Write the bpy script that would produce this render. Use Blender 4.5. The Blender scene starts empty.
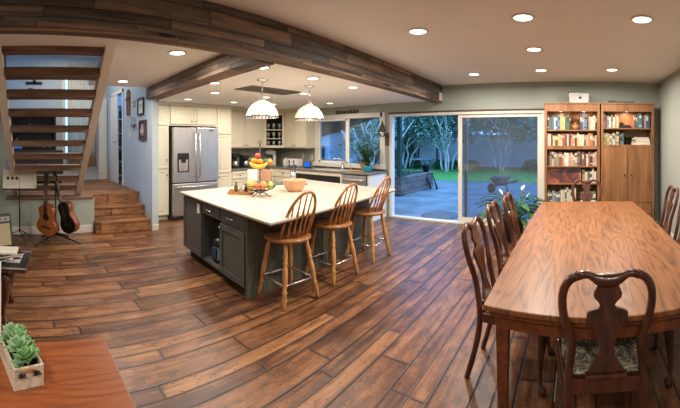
import bpy, math, random
from mathutils import Vector, Matrix
C = bpy.context.scene.collection
S = bpy.context.scene
PI = math.pi
R = math.radians

# ------------------------------------------------------------------ camera, world, exposure
F, YH, X0, ZC = 356.0, 141.0, 575.0, 1.57        # panorama scale (px per radian), eye line, column facing +Y, eye height
cam = bpy.data.cameras.new('camera')
cam_o = bpy.data.objects.new('camera', cam); C.objects.link(cam_o)
cam.type = 'PANO'; cam.panorama_type = 'CENTRAL_CYLINDRICAL'
cam.central_cylindrical_range_u_min = -340.0/F; cam.central_cylindrical_range_u_max = 340.0/F
cam.central_cylindrical_range_v_min = -(408-YH)/F; cam.central_cylindrical_range_v_max = YH/F
cam.central_cylindrical_radius = 1.0
cam.clip_start = 0.02; cam.clip_end = 300
cam_o.location = (0, 0, ZC); cam_o.rotation_euler = (PI/2, 0, -(340-X0)/F)
S.camera = cam_o
S.view_settings.view_transform = 'Standard'; S.view_settings.look = 'None'
S.view_settings.gamma = 1; S.view_settings.use_curve_mapping = False
S.view_settings.exposure = 0.0
w = bpy.data.worlds.new('dusk_sky'); S.world = w; w.use_nodes = True
bg = w.node_tree.nodes['Background']; bg.inputs[0].default_value = (0.17, 0.42, 0.90, 1); bg.inputs[1].default_value = 5.0
S.cycles.max_bounces = 8; S.cycles.diffuse_bounces = 4; S.cycles.glossy_bounces = 4; S.cycles.transmission_bounces = 6
S.cycles.transparent_max_bounces = 8; S.cycles.use_denoising = True; S.cycles.caustics_reflective = False; S.cycles.caustics_refractive = False
S.cycles.sample_clamp_indirect = 6
LAMP_W = 30.0          # each recessed light
PENDANT_W = 2.2

def gp(px, py, z):                                # pixel + known height -> (x, y)
    r = (z-ZC)*F/(YH-py); t = (px-X0)/F
    return (r*math.sin(t), r*math.cos(t))
def onY(px, py, Y):                               # pixel on the plane y = Y -> (x, z)
    t = (px-X0)/F; r = Y/math.cos(t)
    return (Y*math.tan(t), ZC+(YH-py)*r/F)
def onX(px, py, X):
    t = (px-X0)/F; r = X/math.sin(t)
    return (X/math.tan(t), ZC+(YH-py)*r/F)

# ------------------------------------------------------------------ materials
def srgb(r, g, b):
    f = lambda c: (c/255/12.92) if c/255 <= .04045 else ((c/255+.055)/1.055)**2.4
    return (f(r), f(g), f(b), 1)
class NT:
    def __init__(s, name):
        s.m = bpy.data.materials.new(name); s.m.use_nodes = True; s.t = s.m.node_tree
        s.b = s.t.nodes['Principled BSDF']; s.out = s.t.nodes['Material Output']
    def n(s, typ, ins=None, **kw):
        nd = s.t.nodes.new(typ)
        for k, v in kw.items(): setattr(nd, k, v)
        for k, v in (ins or {}).items():
            if hasattr(v, 'is_output'): s.t.links.new(v, nd.inputs[k])
            else: nd.inputs[k].default_value = v
        return nd
    def math(s, op, a, b=None, c=None):
        nd = s.t.nodes.new('ShaderNodeMath'); nd.operation = op
        for i, v in enumerate((a, b, c)):
            if v is None: continue
            if hasattr(v, 'is_output'): s.t.links.new(v, nd.inputs[i])
            else: nd.inputs[i].default_value = v
        return nd.outputs[0]
    def ramp(s, fac, stops):
        nd = s.t.nodes.new('ShaderNodeValToRGB'); s.t.links.new(fac, nd.inputs[0]); e = nd.color_ramp.elements
        while len(e) < len(stops): e.new(.5)
        for i, (p, c) in enumerate(stops): e[i].position = p; e[i].color = c
        return nd.outputs[0]
    def mix(s, fac, a, b, mode='MIX'):
        nd = s.t.nodes.new('ShaderNodeMix'); nd.data_type = 'RGBA'; nd.blend_type = mode
        for i, v in ((0, fac), (6, a), (7, b)):
            if hasattr(v, 'is_output'): s.t.links.new(v, nd.inputs[i])
            else: nd.inputs[i].default_value = v
        return nd.outputs[2]
    def coord(s, scale=(1, 1, 1), rot=(0, 0, 0)):
        tc = s.t.nodes.new('ShaderNodeTexCoord')
        return s.n('ShaderNodeMapping', {'Vector': tc.outputs['Object'], 'Scale': scale, 'Rotation': rot}).outputs[0]
    def set(s, k, v):
        if hasattr(v, 'is_output'): s.t.links.new(v, s.b.inputs[k])
        else: s.b.inputs[k].default_value = v
    def bump(s, h, st=.2, d=.005):
        s.t.links.new(s.n('ShaderNodeBump', {'Height': h, 'Strength': st, 'Distance': d}).outputs[0], s.b.inputs['Normal'])

def plain(name, col, rough=.5, metal=0, var=.06, scale=6, spec=.5, emit=None, est=1, coat=0):
    m = NT(name)
    no = m.n('ShaderNodeTexNoise', {'Vector': m.coord(), 'Scale': scale, 'Detail': 3})
    lo = tuple(c*(1-var) for c in col[:3])+(1,); hi = tuple(min(1, c*(1+var)) for c in col[:3])+(1,)
    m.set('Base Color', m.ramp(no.outputs[0], [(.3, lo), (.7, hi)])); m.set('Roughness', rough); m.set('Metallic', metal)
    m.set('Specular IOR Level', spec); m.set('Coat Weight', coat)
    if emit: m.set('Emission Color', emit); m.set('Emission Strength', est)
    return m.m
def wood(name, dark, mid, light, axis=2, scale=1.0, rough=.35, coat=.0, stretch=14):
    m = NT(name); sc = [stretch*scale]*3; sc[axis] = 1.2*scale
    no = m.n('ShaderNodeTexNoise', {'Vector': m.coord(tuple(sc)), 'Scale': 1.5, 'Detail': 6, 'Roughness': .6, 'Distortion': .6})
    m.set('Base Color', m.ramp(no.outputs[0], [(.3, dark), (.5, mid), (.72, light)])); m.set('Roughness', rough); m.set('Coat Weight', coat)
    m.bump(no.outputs[0], .08, .003)
    return m.m
def planks(name, wid, ln, stops, run='Y', seam=.012, rough=.38, face='XY', grain=1.0, dents=True, dark=.35):
    """random-length boards; run = the axis the boards run along, the other axis of `face` stacks them"""
    m = NT(name); tc = m.t.nodes.new('ShaderNodeTexCoord'); sp = m.n('ShaderNodeSeparateXYZ', {0: tc.outputs['Object']})
    ax = {'X': sp.outputs[0], 'Y': sp.outputs[1], 'Z': sp.outputs[2]}
    u = ax[run]; v = ax[[c for c in face if c != run][0]]
    vs = m.math('DIVIDE', v, wid)
    wob = m.n('ShaderNodeTexNoise', {'Vector': tc.outputs['Object'], 'Scale': 1.1, 'Detail': 2}).outputs[0]
    # uneven widths: rows of 1 and .65
    vs2 = m.math('ADD', vs, m.math('MULTIPLY', m.math('SINE', m.math('MULTIPLY', vs, 2.1)), .22))
    row = m.math('FLOOR', vs2); fv = m.math('FRACT', vs2)
    rnd = m.n('ShaderNodeTexWhiteNoise', {'W': row}, noise_dimensions='1D').outputs[0]
    us = m.math('ADD', m.math('DIVIDE', u, ln), m.math('MULTIPLY', rnd, 7.3))
    col = m.math('FLOOR', us); fu = m.math('FRACT', us)
    idv = m.n('ShaderNodeCombineXYZ', {0: row, 1: col}).outputs[0]
    wn = m.n('ShaderNodeTexWhiteNoise', {'Vector': idv}, noise_dimensions='3D')
    # seam mask
    ev = m.math('MULTIPLY', m.math('MINIMUM', fv, m.math('SUBTRACT', 1.0, fv)), wid)
    eu = m.math('MULTIPLY', m.math('MINIMUM', fu, m.math('SUBTRACT', 1.0, fu)), ln)
    e = m.math('MINIMUM', ev, eu)
    e = m.math('ADD', e, m.math('MULTIPLY', m.math('SUBTRACT', m.n('ShaderNodeTexNoise', {'Vector': tc.outputs['Object'], 'Scale': 30, 'Detail': 2}).outputs[0], .5), .006))
    sm = m.n('ShaderNodeMapRange', {'Value': e, 'From Min': .0005, 'From Max': seam, 'To Min': 0, 'To Max': 1}, interpolation_type='SMOOTHSTEP').outputs[0]
    # grain
    gs = [16*grain]*3; gs['XYZ'.index(run)] = 1.3*grain
    mp = m.n('ShaderNodeMapping', {'Vector': tc.outputs['Object'], 'Scale': tuple(gs), 'Location': (0, 0, 0)})
    off = m.n('ShaderNodeVectorMath', {0: mp.outputs[0], 1: m.n('ShaderNodeVectorMath', {0: wn.outputs['Color'], 'Scale': 9.0}, operation='SCALE').outputs[0]}, operation='ADD').outputs[0]
    g = m.n('ShaderNodeTexNoise', {'Vector': off, 'Scale': 1.0, 'Detail': 7, 'Roughness': .65, 'Distortion': .8}).outputs[0]
    gg = m.n('ShaderNodeMapRange', {'Value': g, 'From Min': .32, 'From Max': .68}).outputs[0]
    base = m.ramp(m.math('ADD', m.math('MULTIPLY', wn.outputs['Value'], .45), m.math('MULTIPLY', gg, .55)), stops)
    patch = m.n('ShaderNodeTexNoise', {'Vector': off, 'Scale': .35, 'Detail': 3}).outputs[0]
    c = m.mix(m.n('ShaderNodeMapRange', {'Value': patch, 'From Min': .52, 'From Max': .7, 'To Max': dark}).outputs[0], base, stops[0][1])
    fine = m.n('ShaderNodeTexNoise', {'Vector': off, 'Scale': 3.2, 'Detail': 4, 'Roughness': .7}).outputs[0]
    c = m.mix(m.n('ShaderNodeMapRange', {'Value': fine, 'From Min': .55, 'From Max': .75, 'To Max': .65}).outputs[0], c, stops[0][1])
    if dents:
        iso = m.n('ShaderNodeVectorMath', {0: tc.outputs['Object'], 1: wn.outputs['Color']}, operation='ADD').outputs[0]
        bl = m.n('ShaderNodeTexNoise', {'Vector': m.n('ShaderNodeMapping', {'Vector': iso, 'Scale': (9, 4, 9)}).outputs[0], 'Scale': 1.0, 'Detail': 5, 'Roughness': .7}).outputs[0]
        c = m.mix(m.n('ShaderNodeMapRange', {'Value': bl, 'From Min': .50, 'From Max': .66, 'To Max': .62}).outputs[0], c, srgb(54, 33, 22))
        li = m.n('ShaderNodeMapRange', {'Value': bl, 'From Min': .46, 'From Max': .34, 'To Max': .35}).outputs[0]
        c = m.mix(li, c, stops[-1][1])
        vo = m.n('ShaderNodeTexVoronoi', {'Vector': m.n('ShaderNodeMapping', {'Vector': iso, 'Scale': (34, 15, 30)}).outputs[0], 'Scale': 1.0}).outputs[0]
        dm = m.n('ShaderNodeMapRange', {'Value': vo, 'From Min': .13, 'From Max': .20, 'To Min': 1, 'To Max': 0}).outputs[0]
        c = m.mix(m.math('MULTIPLY', dm, .85), c, srgb(34, 20, 13))
    ed = m.n('ShaderNodeMapRange', {'Value': e, 'From Min': 0.0, 'From Max': .030, 'To Min': .55 if dents else .3, 'To Max': 0}, interpolation_type='SMOOTHSTEP').outputs[0]
    c = m.mix(ed, c, stops[0][1]); c = m.mix(sm, srgb(30, 18, 12), c)
    m.set('Base Color', c)
    m.set('Roughness', m.n('ShaderNodeMapRange', {'Value': g, 'To Min': rough-.08, 'To Max': rough+.12}).outputs[0])
    m.bump(m.math('ADD', m.math('MULTIPLY', sm, 1.0), m.math('MULTIPLY', g, .5)), .35, .006)
    return m.m
M = {}
M['floor'] = planks('floor_boards', .165, 1.6, [(.06, srgb(56, 34, 22)), (.34, srgb(100, 63, 41)), (.62, srgb(134, 90, 58)), (.95, srgb(172, 124, 80))], 'Y', .009, .34, grain=1.25, dark=.75)
M['beam'] = planks('beam_boards', .088, .9, [(.12, srgb(50, 44, 42)), (.4, srgb(88, 79, 73)), (.65, srgb(124, 106, 92)), (.9, srgb(168, 130, 98))], 'Y', .005, .75, 'YZ', dents=False, dark=.5)
M['beam_x'] = planks('beam_boards_cross', .09, .8, [(.2, srgb(64, 54, 49)), (.42, srgb(98, 82, 73)), (.62, srgb(124, 102, 86)), (.85, srgb(152, 122, 98))], 'X', .006, .75, 'XZ', dents=False, dark=.5)
M['beam_u'] = planks('beam_underside_boards', .075, 1.3, [(.2, srgb(76, 62, 54)), (.42, srgb(112, 92, 78)), (.62, srgb(140, 114, 92)), (.85, srgb(168, 138, 110))], 'Y', .007, .75, 'XY', dents=False, dark=.4)
M['tread'] = wood('tread_wood', srgb(84, 60, 46), srgb(122, 90, 68), srgb(148, 114, 88), 1, .8, .5)
M['step'] = planks('step_boards', .30, 1.6, [(.22, srgb(84, 54, 34)), (.42, srgb(128, 84, 52)), (.62, srgb(158, 108, 68)), (.85, srgb(178, 130, 86))], 'Y', .008, .5, 'YZ')
M['landing'] = planks('landing_boards', .17, 1.6, [(.22, srgb(84, 54, 34)), (.42, srgb(128, 84, 52)), (.62, srgb(158, 108, 68)), (.85, srgb(178, 130, 86))], 'Y', .008, .5)
M['wall'] = plain('wall_paint_sage', srgb(158, 166, 158), .85, var=.02, scale=2)
M['wall_blue'] = plain('wall_paint_pale_blue', srgb(180, 194, 200), .85, var=.02, scale=2)
M['ceiling'] = plain('ceiling_paint', srgb(238, 235, 230), .9, var=.015, scale=2)
M['cream'] = plain('cream_painted_cabinet', srgb(226, 218, 194), .45, var=.02)
M['white'] = plain('white_paint', srgb(230, 228, 222), .45, var=.02)
M['trim'] = plain('trim_cream', srgb(216, 212, 202), .5, var=.02)
M['string'] = plain('stringer_cream', srgb(242, 236, 224), .6, var=.03)
M['island'] = plain('island_paint_charcoal_green', srgb(84, 86, 82), .5, var=.08, scale=9)
M['island_side'] = wood('island_panel_wash', srgb(62, 64, 56), srgb(82, 84, 74), srgb(98, 98, 86), 2, .8, .6)
M['quartz'] = plain('quartz_white', srgb(206, 196, 180), .25, var=.03, scale=14)
M['quartz_edge'] = plain('countertop_edge_brown', srgb(120, 96, 76), .4, var=.1)
M['stone'] = plain('grey_stone_counter', srgb(122, 116, 108), .25, var=.25, scale=30)
M['tile'] = plain('backsplash_grey', srgb(150, 148, 136), .4, var=.06, scale=20)
def steel():
    m = NT('brushed_steel'); no = m.n('ShaderNodeTexNoise', {'Vector': m.coord((40, 40, 1)), 'Scale': 3, 'Detail': 2})
    m.set('Base Color', m.ramp(no.outputs[0], [(.3, srgb(182, 180, 178)), (.7, srgb(208, 206, 202))])); m.set('Metallic', .85); m.set('Roughness', .36)
    return m.m
M['steel'] = steel()
M['chrome'] = plain('chrome', srgb(226, 226, 226), .22, .85, .01)
M['nickel'] = plain('nickel_knob', srgb(150, 142, 130), .3, 1, .02)
M['black'] = plain('black_plastic', srgb(26, 25, 26), .4, var=.1)
M['blackmetal'] = plain('black_metal', srgb(34, 32, 32), .45, .3, .1)
M['mahog'] = wood('mahogany', srgb(50, 26, 18), srgb(84, 46, 32), srgb(110, 64, 46), 2, 1.1, .28, .3)
M['stoolwood'] = wood('stool_maple', srgb(150, 100, 56), srgb(192, 140, 86), srgb(214, 166, 110), 2, 1.2, .38, .1)
M['stoolseat'] = wood('stool_seat_stain', srgb(120, 74, 40), srgb(168, 112, 64), srgb(194, 138, 84), 1, 1.0, .3, .3)
M['oak'] = wood('bookcase_oak', srgb(112, 74, 46), srgb(142, 98, 62), srgb(162, 116, 76), 2, .7, .42, .1)
M['cherry'] = None
def tabletop(name, stops, ax=1):
    m = NT(name)
    big = m.n('ShaderNodeTexNoise', {'Vector': m.coord((4.2, .5, 1) if ax == 1 else (.5, 4.2, 1)), 'Scale': 1.3, 'Detail': 2, 'Distortion': .3}).outputs[0]
    rings = m.math('FRACT', m.math('MULTIPLY', big, 12.0))
    tri = m.math('ABSOLUTE', m.math('SUBTRACT', m.math('MULTIPLY', rings, 2.0), 1.0))
    fine = m.n('ShaderNodeTexNoise', {'Vector': m.coord((60, 3, 1) if ax == 1 else (3, 60, 1)), 'Scale': 1.2, 'Detail': 5}).outputs[0]
    tri = m.math('POWER', tri, .45)
    v = m.math('ADD', m.math('MULTIPLY', tri, .26), m.math('ADD', m.math('MULTIPLY', fine, .56), m.math('MULTIPLY', big, .2)))
    m.set('Base Color', m.ramp(v, stops)); m.set('Roughness', .36); m.set('Specular IOR Level', .32); m.set('Coat Weight', .05); m.set('Coat Roughness', .25)
    return m.m
M['table'] = tabletop('table_walnut_veneer', [(.34, srgb(76, 45, 27)), (.45, srgb(114, 71, 42)), (.60, srgb(138, 90, 54)), (.8, srgb(156, 107, 68))])
M['tableleg'] = wood('table_apron_wood', srgb(78, 38, 22), srgb(116, 62, 36), srgb(142, 82, 50), 1, .9, .35, .2)
M['cherry'] = tabletop('cherry_console_top', [(.30, srgb(118, 62, 32)), (.5, srgb(146, 80, 42)), (.8, srgb(168, 100, 56))], 1)
def fabric():
    m = NT('seat_brocade'); no = m.n('ShaderNodeTexNoise', {'Vector': m.coord(), 'Scale': 7, 'Detail': 2, 'Distortion': 3.0}).outputs[0]
    st = m.math('FRACT', m.math('MULTIPLY', no, 5.0))
    m.set('Base Color', m.ramp(st, [(.15, srgb(104, 102, 88)), (.35, srgb(176, 168, 144)), (.6, srgb(222, 214, 190)), (.9, srgb(140, 138, 122))])); m.set('Roughness', .9)
    return m.m
M['fabric'] = fabric()
M['terra'] = plain('terracotta_bowl', srgb(206, 154, 118), .5, var=.06)
M['basket'] = wood('basket_wood', srgb(140, 92, 52), srgb(182, 130, 80), srgb(206, 158, 106), 0, 2, .6)
M['teal'] = plain('teal_glaze', srgb(40, 140, 160), .25, var=.12)
M['leaf'] = plain('leaf_green', srgb(52, 96, 44), .5, var=.35, scale=12)
M['leaf_dark'] = plain('leaf_dark_green', srgb(36, 78, 40), .45, var=.3, scale=10)
M['succ'] = plain('succulent_green', srgb(150, 196, 138), .55, var=.15, scale=30)
M['succ2'] = plain('succulent_blue_green', srgb(166, 202, 158), .55, var=.22, scale=30)
M['treeleaf'] = plain('tree_leaf', srgb(84, 112, 88), .6, var=.4, scale=1.3)
M['treeleaf2'] = plain('tree_leaf_olive', srgb(108, 132, 108), .6, var=.4, scale=1.3)
M['bark'] = plain('pale_bark', srgb(200, 194, 186), .85, var=.3, scale=5)
M['grass'] = plain('lawn_grass', srgb(92, 150, 62), .9, var=.3, scale=4)
M['concrete'] = plain('patio_concrete', srgb(122, 126, 128), .7, var=.35, scale=1.6)
M['fence'] = plain('garden_wall_grey', srgb(205, 203, 206), .9, var=.12, scale=1.2)
M['greenpost'] = plain('green_post_paint', srgb(34, 66, 56), .6, var=.1)
M['sleeper'] = planks('retaining_sleepers', .16, 1.9, [(.2, srgb(70, 54, 48)), (.5, srgb(112, 92, 84)), (.85, srgb(146, 126, 114))], 'Y', .01, .85, 'YZ', dents=False)
M['soil'] = plain('soil', srgb(54, 42, 36), .95, var=.4, scale=12)
M['paper'] = plain('paper', srgb(226, 220, 206), .8, var=.02)
M['ink'] = plain('printed_ink', srgb(70, 68, 66), .8)
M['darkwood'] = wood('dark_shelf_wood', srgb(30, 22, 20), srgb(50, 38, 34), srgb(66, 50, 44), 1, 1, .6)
M['soffit'] = plain('soffit_brown', srgb(84, 66, 56), .8, var=.1)
M['shed'] = plain('shed_siding', srgb(158, 170, 182), .8, var=.06)
def curtain_cloth():
    m = NT('curtain_linen'); t = m.t; a = t.nodes.new('ShaderNodeBsdfTranslucent'); b = t.nodes.new('ShaderNodeBsdfDiffuse'); a.inputs[0].default_value = (.8, .72, .6, 1); b.inputs[0].default_value = srgb(224, 212, 186)
    x = t.nodes.new('ShaderNodeMixShader'); x.inputs[0].default_value = .5; t.links.new(a.outputs[0], x.inputs[1]); t.links.new(b.outputs[0], x.inputs[2]); t.links.new(x.outputs[0], m.out.inputs[0]); return m.m
M['curtain'] = curtain_cloth()
M['grille'] = plain('vent_grille_grey', srgb(132, 126, 118), .4, .4, .1)
def glass():
    m = NT('clear_glass'); t = m.t
    tr = t.nodes.new('ShaderNodeBsdfTransparent'); tr.inputs[0].default_value = (.93, .96, .97, 1)
    gl = t.nodes.new('ShaderNodeBsdfGlossy'); gl.inputs['Roughness'].default_value = .02
    fr = t.nodes.new('ShaderNodeFresnel'); fr.inputs[0].default_value = 1.5
    mx = t.nodes.new('ShaderNodeMixShader'); t.links.new(fr.outputs[0], mx.inputs[0]); t.links.new(tr.outputs[0], mx.inputs[1]); t.links.new(gl.outputs[0], mx.inputs[2])
    t.links.new(mx.outputs[0], m.out.inputs[0]); return m.m
M['glass'] = glass()
def haze_glass():
    m = NT('glass_painted_haze'); t = m.t
    tr = t.nodes.new('ShaderNodeBsdfTransparent'); tr.inputs[0].default_value = (.66, .76, .84, 1)
    df = t.nodes.new('ShaderNodeBsdfDiffuse'); df.inputs[0].default_value = srgb(180, 192, 208)
    m1 = t.nodes.new('ShaderNodeMixShader'); m1.inputs[0].default_value = .09; t.links.new(tr.outputs[0], m1.inputs[1]); t.links.new(df.outputs[0], m1.inputs[2])  # pale diffuse share paints the hazy room reflection into the pane
    gl = t.nodes.new('ShaderNodeBsdfGlossy'); gl.inputs['Roughness'].default_value = .05
    fr = t.nodes.new('ShaderNodeFresnel'); fr.inputs[0].default_value = 1.7
    mx = t.nodes.new('ShaderNodeMixShader'); t.links.new(fr.outputs[0], mx.inputs[0]); t.links.new(m1.outputs[0], mx.inputs[1]); t.links.new(gl.outputs[0], mx.inputs[2])
    t.links.new(mx.outputs[0], m.out.inputs[0]); return m.m
M['glass_hazy'] = haze_glass()
def shade_glass():
    m = NT('ribbed_shade_glass'); t = m.t
    tl = t.nodes.new('ShaderNodeBsdfTranslucent'); tl.inputs[0].default_value = (.72, .68, .62, 1)
    df = t.nodes.new('ShaderNodeBsdfDiffuse'); df.inputs[0].default_value = (.85, .8, .72, 1)
    tr = t.nodes.new('ShaderNodeBsdfTransparent')
    a = t.nodes.new('ShaderNodeMixShader'); a.inputs[0].default_value = .35; t.links.new(tl.outputs[0], a.inputs[1]); t.links.new(df.outputs[0], a.inputs[2])
    b = t.nodes.new('ShaderNodeMixShader'); b.inputs[0].default_value = .25; t.links.new(a.outputs[0], b.inputs[1]); t.links.new(tr.outputs[0], b.inputs[2])
    t.links.new(b.outputs[0], m.out.inputs[0]); return m.m
M['shade'] = shade_glass()
def emis(name, col, st):
    m = NT(name); e = m.n('ShaderNodeEmission', {'Color': col, 'Strength': st}); m.t.links.new(e.outputs[0], m.out.inputs[0]); return m.m
M['lamp'] = emis('led_diffuser', (1, .93, .82, 1), 8)
M['bulb'] = emis('warm_bulb', (1, .85, .62, 1), 2.2)
M['screen'] = emis('blue_screen', srgb(40, 120, 235), 1.0)
_c = {}
def colmat(rgb, rough=.6, name='book_cloth'):
    k = (rgb, rough, name)
    if k not in _c: _c[k] = plain('%s_%02x%02x%02x' % ((name,)+rgb), srgb(*rgb), rough, var=.06)
    return _c[k]

# ------------------------------------------------------------------ mesh builder
class MB:
    def __init__(s): s.v = []; s.f = []; s.sm = []; s.mi = []; s.M = Matrix(); s.m = 0
    def add(s, vs, fs, smooth=False):
        o = len(s.v); s.v += [s.M @ Vector(v) for v in vs]
        for f in fs: s.f.append([i+o for i in f]); s.sm.append(smooth); s.mi.append(s.m)
        return s
    def box(s, x0, x1, y0, y1, z0, z1):
        x0, x1 = min(x0, x1), max(x0, x1); y0, y1 = min(y0, y1), max(y0, y1); z0, z1 = min(z0, z1), max(z0, z1)
        return s.hexa([(x0, y0), (x1, y0), (x1, y1), (x0, y1)], z0, z1)
    def hexa(s, q, z0, z1):
        return s.prism(q, z0, z1)
    def prism(s, poly, z0, z1, smooth=False):
        n = len(poly); a = sum(poly[i][0]*poly[(i+1) % n][1]-poly[(i+1) % n][0]*poly[i][1] for i in range(n))
        if a < 0: poly = poly[::-1]
        vs = [(p[0], p[1], z0) for p in poly]+[(p[0], p[1], z1) for p in poly]
        s.add(vs, [list(range(n))[::-1], list(range(n, 2*n))])
        o = len(s.v)-2*n
        for i in range(n):
            j = (i+1) % n; s.f.append([o+i, o+j, o+n+j, o+n+i]); s.sm.append(smooth); s.mi.append(s.m)
        return s
    def slab(s, pts, t):                          # quad of 3-D points given thickness along its normal
        p = [Vector(q) for q in pts]; n = (p[1]-p[0]).cross(p[2]-p[0]).normalized()*t
        k = len(p); vs = p+[q+n for q in p]
        fs = [list(range(k))[::-1], list(range(k, 2*k))]+[[i, (i+1) % k, k+(i+1) % k, k+i] for i in range(k)]
        return s.add(vs, fs)
    def tube(s, pts, r, n=8, closed=False, flat=1.0, up=None):
        pts = [Vector(p) for p in pts]; k = len(pts)
        rs = r if isinstance(r, (list, tuple)) else [r]*k
        vs = []; fs = []; prev = None
        for i, p in enumerate(pts):
            a = pts[i-1] if (i or closed) else pts[0]; b = pts[(i+1) % k] if (i < k-1 or closed) else pts[-1]
            d = (b-a)
            d = d.normalized() if d.length > 1e-9 else Vector((0, 0, 1))
            if prev is None:
                u = Vector(up) if up else (Vector((0, 0, 1)) if abs(d.z) < .9 else Vector((1, 0, 0)))
            else: u = prev
            u = (u-d*u.dot(d)); u = u.normalized() if u.length > 1e-6 else d.orthogonal().normalized()
            prev = u; w_ = d.cross(u)
            for j in range(n):
                an = 2*PI*j/n; vs.append(p+(u*math.cos(an)+w_*math.sin(an)*flat)*rs[i])
        for i in range(k if closed else k-1):
            i2 = (i+1) % k
            for j in range(n): fs.append([i*n+j, i*n+(j+1) % n, i2*n+(j+1) % n, i2*n+j])
        s.add(vs, fs, True)
        if not closed: 
            o = len(s.v)-len(vs)
            s.f.append([o+j for j in range(n)][::-1]); s.sm.append(False); s.mi.append(s.m)
            s.f.append([o+(k-1)*n+j for j in range(n)]); s.sm.append(False); s.mi.append(s.m)
        return s
    def lathe(s, prof, c=(0, 0, 0), n=20, cap=True, ribs=0):
        vs = []; fs = []
        for (r, z) in prof:
            for j in range(n):
                a = 2*PI*j/n; rr = r*(1+(ribs if j % 2 else 0)); vs.append((c[0]+rr*math.cos(a), c[1]+rr*math.sin(a), c[2]+z))
        for i in range(len(prof)-1):
            for j in range(n): fs.append([i*n+j, i*n+(j+1) % n, (i+1)*n+(j+1) % n, (i+1)*n+j])
        s.add(vs, fs, True)
        if cap:
            o = len(s.v)-len(vs)
            s.f.append([o+j for j in range(n)][::-1]); s.sm.append(False); s.mi.append(s.m)
            s.f.append([o+(len(prof)-1)*n+j for j in range(n)]); s.sm.append(False); s.mi.append(s.m)
        return s
    def ball(s, c, r, n=12, sc=(1, 1, 1)):
        pr = [(max(.001, math.sin(PI*i/8)), -math.cos(PI*i/8)) for i in range(9)]
        m0 = s.M; s.M = m0 @ Matrix.Translation(c) @ Matrix.Diagonal((r*sc[0], r*sc[1], r*sc[2], 1)); s.lathe(pr, n=n); s.M = m0; return s
    def leaf(s, base, d, up, ln, wd, bend=.3, seg=3):
        base = Vector(base); d = Vector(d).normalized(); up = Vector(up); side = d.cross(up)
        if side.length < 1e-5: side = d.orthogonal()
        side.normalize(); nrm = side.cross(d)
        vs = []; 
        for i in range(seg+1):
            t = i/seg; wv = wd*math.sin(PI*min(.98, .08+.9*t))*.5; p = base+d*ln*t-nrm*bend*ln*t*t
            vs += [p-side*wv, p+nrm*-.15*wd, p+side*wv]
        fs = []
        for i in range(seg):
            a = 3*i; fs += [[a, a+1, a+4, a+3], [a+1, a+2, a+5, a+4]]
        return s.add(vs, fs, True)
    def build(s, name, mats, parent=None, loc=None, bev=0, rot=None):
        me = bpy.data.meshes.new(name); me.from_pydata([tuple(v) for v in s.v], [], s.f)
        for mt in (mats if isinstance(mats, (list, tuple)) else [mats]): me.materials.append(mt)
        me.polygons.foreach_set('use_smooth', s.sm); me.polygons.foreach_set('material_index', s.mi); me.update()
        o = bpy.data.objects.new(name, me); C.objects.link(o)
        if parent: o.parent = parent
        if loc: o.location = loc
        if rot: o.rotation_euler = rot
        if bev:
            b = o.modifiers.new('edge', 'BEVEL'); b.width = bev; b.segments = 2; b.limit_method = 'ANGLE'; b.angle_limit = R(50)
        return o
def tag(o, label, cat, group=None, kind=None):
    o['label'] = label; o['category'] = cat
    if group: o['group'] = group
    if kind: o['kind'] = kind
    return o
def thing(name, label, cat, loc=(0, 0, 0), rz=0, group=None):
    o = bpy.data.objects.new(name, None); C.objects.link(o); o.empty_display_size = .1
    o.location = loc; o.rotation_euler = (0, 0, rz); return tag(o, label, cat, group)
def struct(name, mb, m, bev=0, parent=None, label=None):
    o = mb.build(name, m, parent, bev=bev)
    if not parent: o['kind'] = 'structure'
    if label: o['label'] = label
    return o
def tree_copy(o, parent=None):
    c = o.copy(); C.objects.link(c)
    if parent: c.parent = parent
    for ch in list(o.children): tree_copy(ch, c)
    return c
def B(*a): return MB().box(*a)

# ------------------------------------------------------------------ structure
XR, YB, YF = 1.53, 6.40, -2.2
HD, HL, HK, LZ = 2.64, 2.50, 2.345, .60          # dining, stair-side and kitchen ceilings, landing
XL = -6.0                                         # low wall by the guitars
XK, XFAR = -7.12, -8.8
fl = MB(); fl.prism([(XR, YF), (XR, YB+.1), (XK, YB+.1), (XK, 2.35), (XL, 2.35), (XL, YF)], -.12, 0)
struct('floor', fl, M['floor'])
ceil = MB().box(-2.5, XR, YF, YB, HD, HD+.12); struct('ceiling', ceil, M['ceiling'])
ck = MB().prism([(-2.5, 2.20), (-5.8, 2.42), (XK, 2.45), (XK, YB), (-2.5, YB)], HK, HK+.15); struct('ceiling_kitchen', ck, M['ceiling'])
cl = MB().prism([(-5.8, 1.2), (-3.48, .99), (-3.48, 2.2), (-5.8, 2.4)], HL, HL+.1).box(-3.48, -2.4, YF, 2.2, HL, HL+.1).box(-5.8, -3.48, YF, -.16, HL, HL+.1)
struct('ceiling_stairs', cl, M['ceiling'])
struct('ceiling_hall', B(XFAR-.1, -2.3, YF, 2.45, 3.7, 3.8), M['ceiling'])
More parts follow.
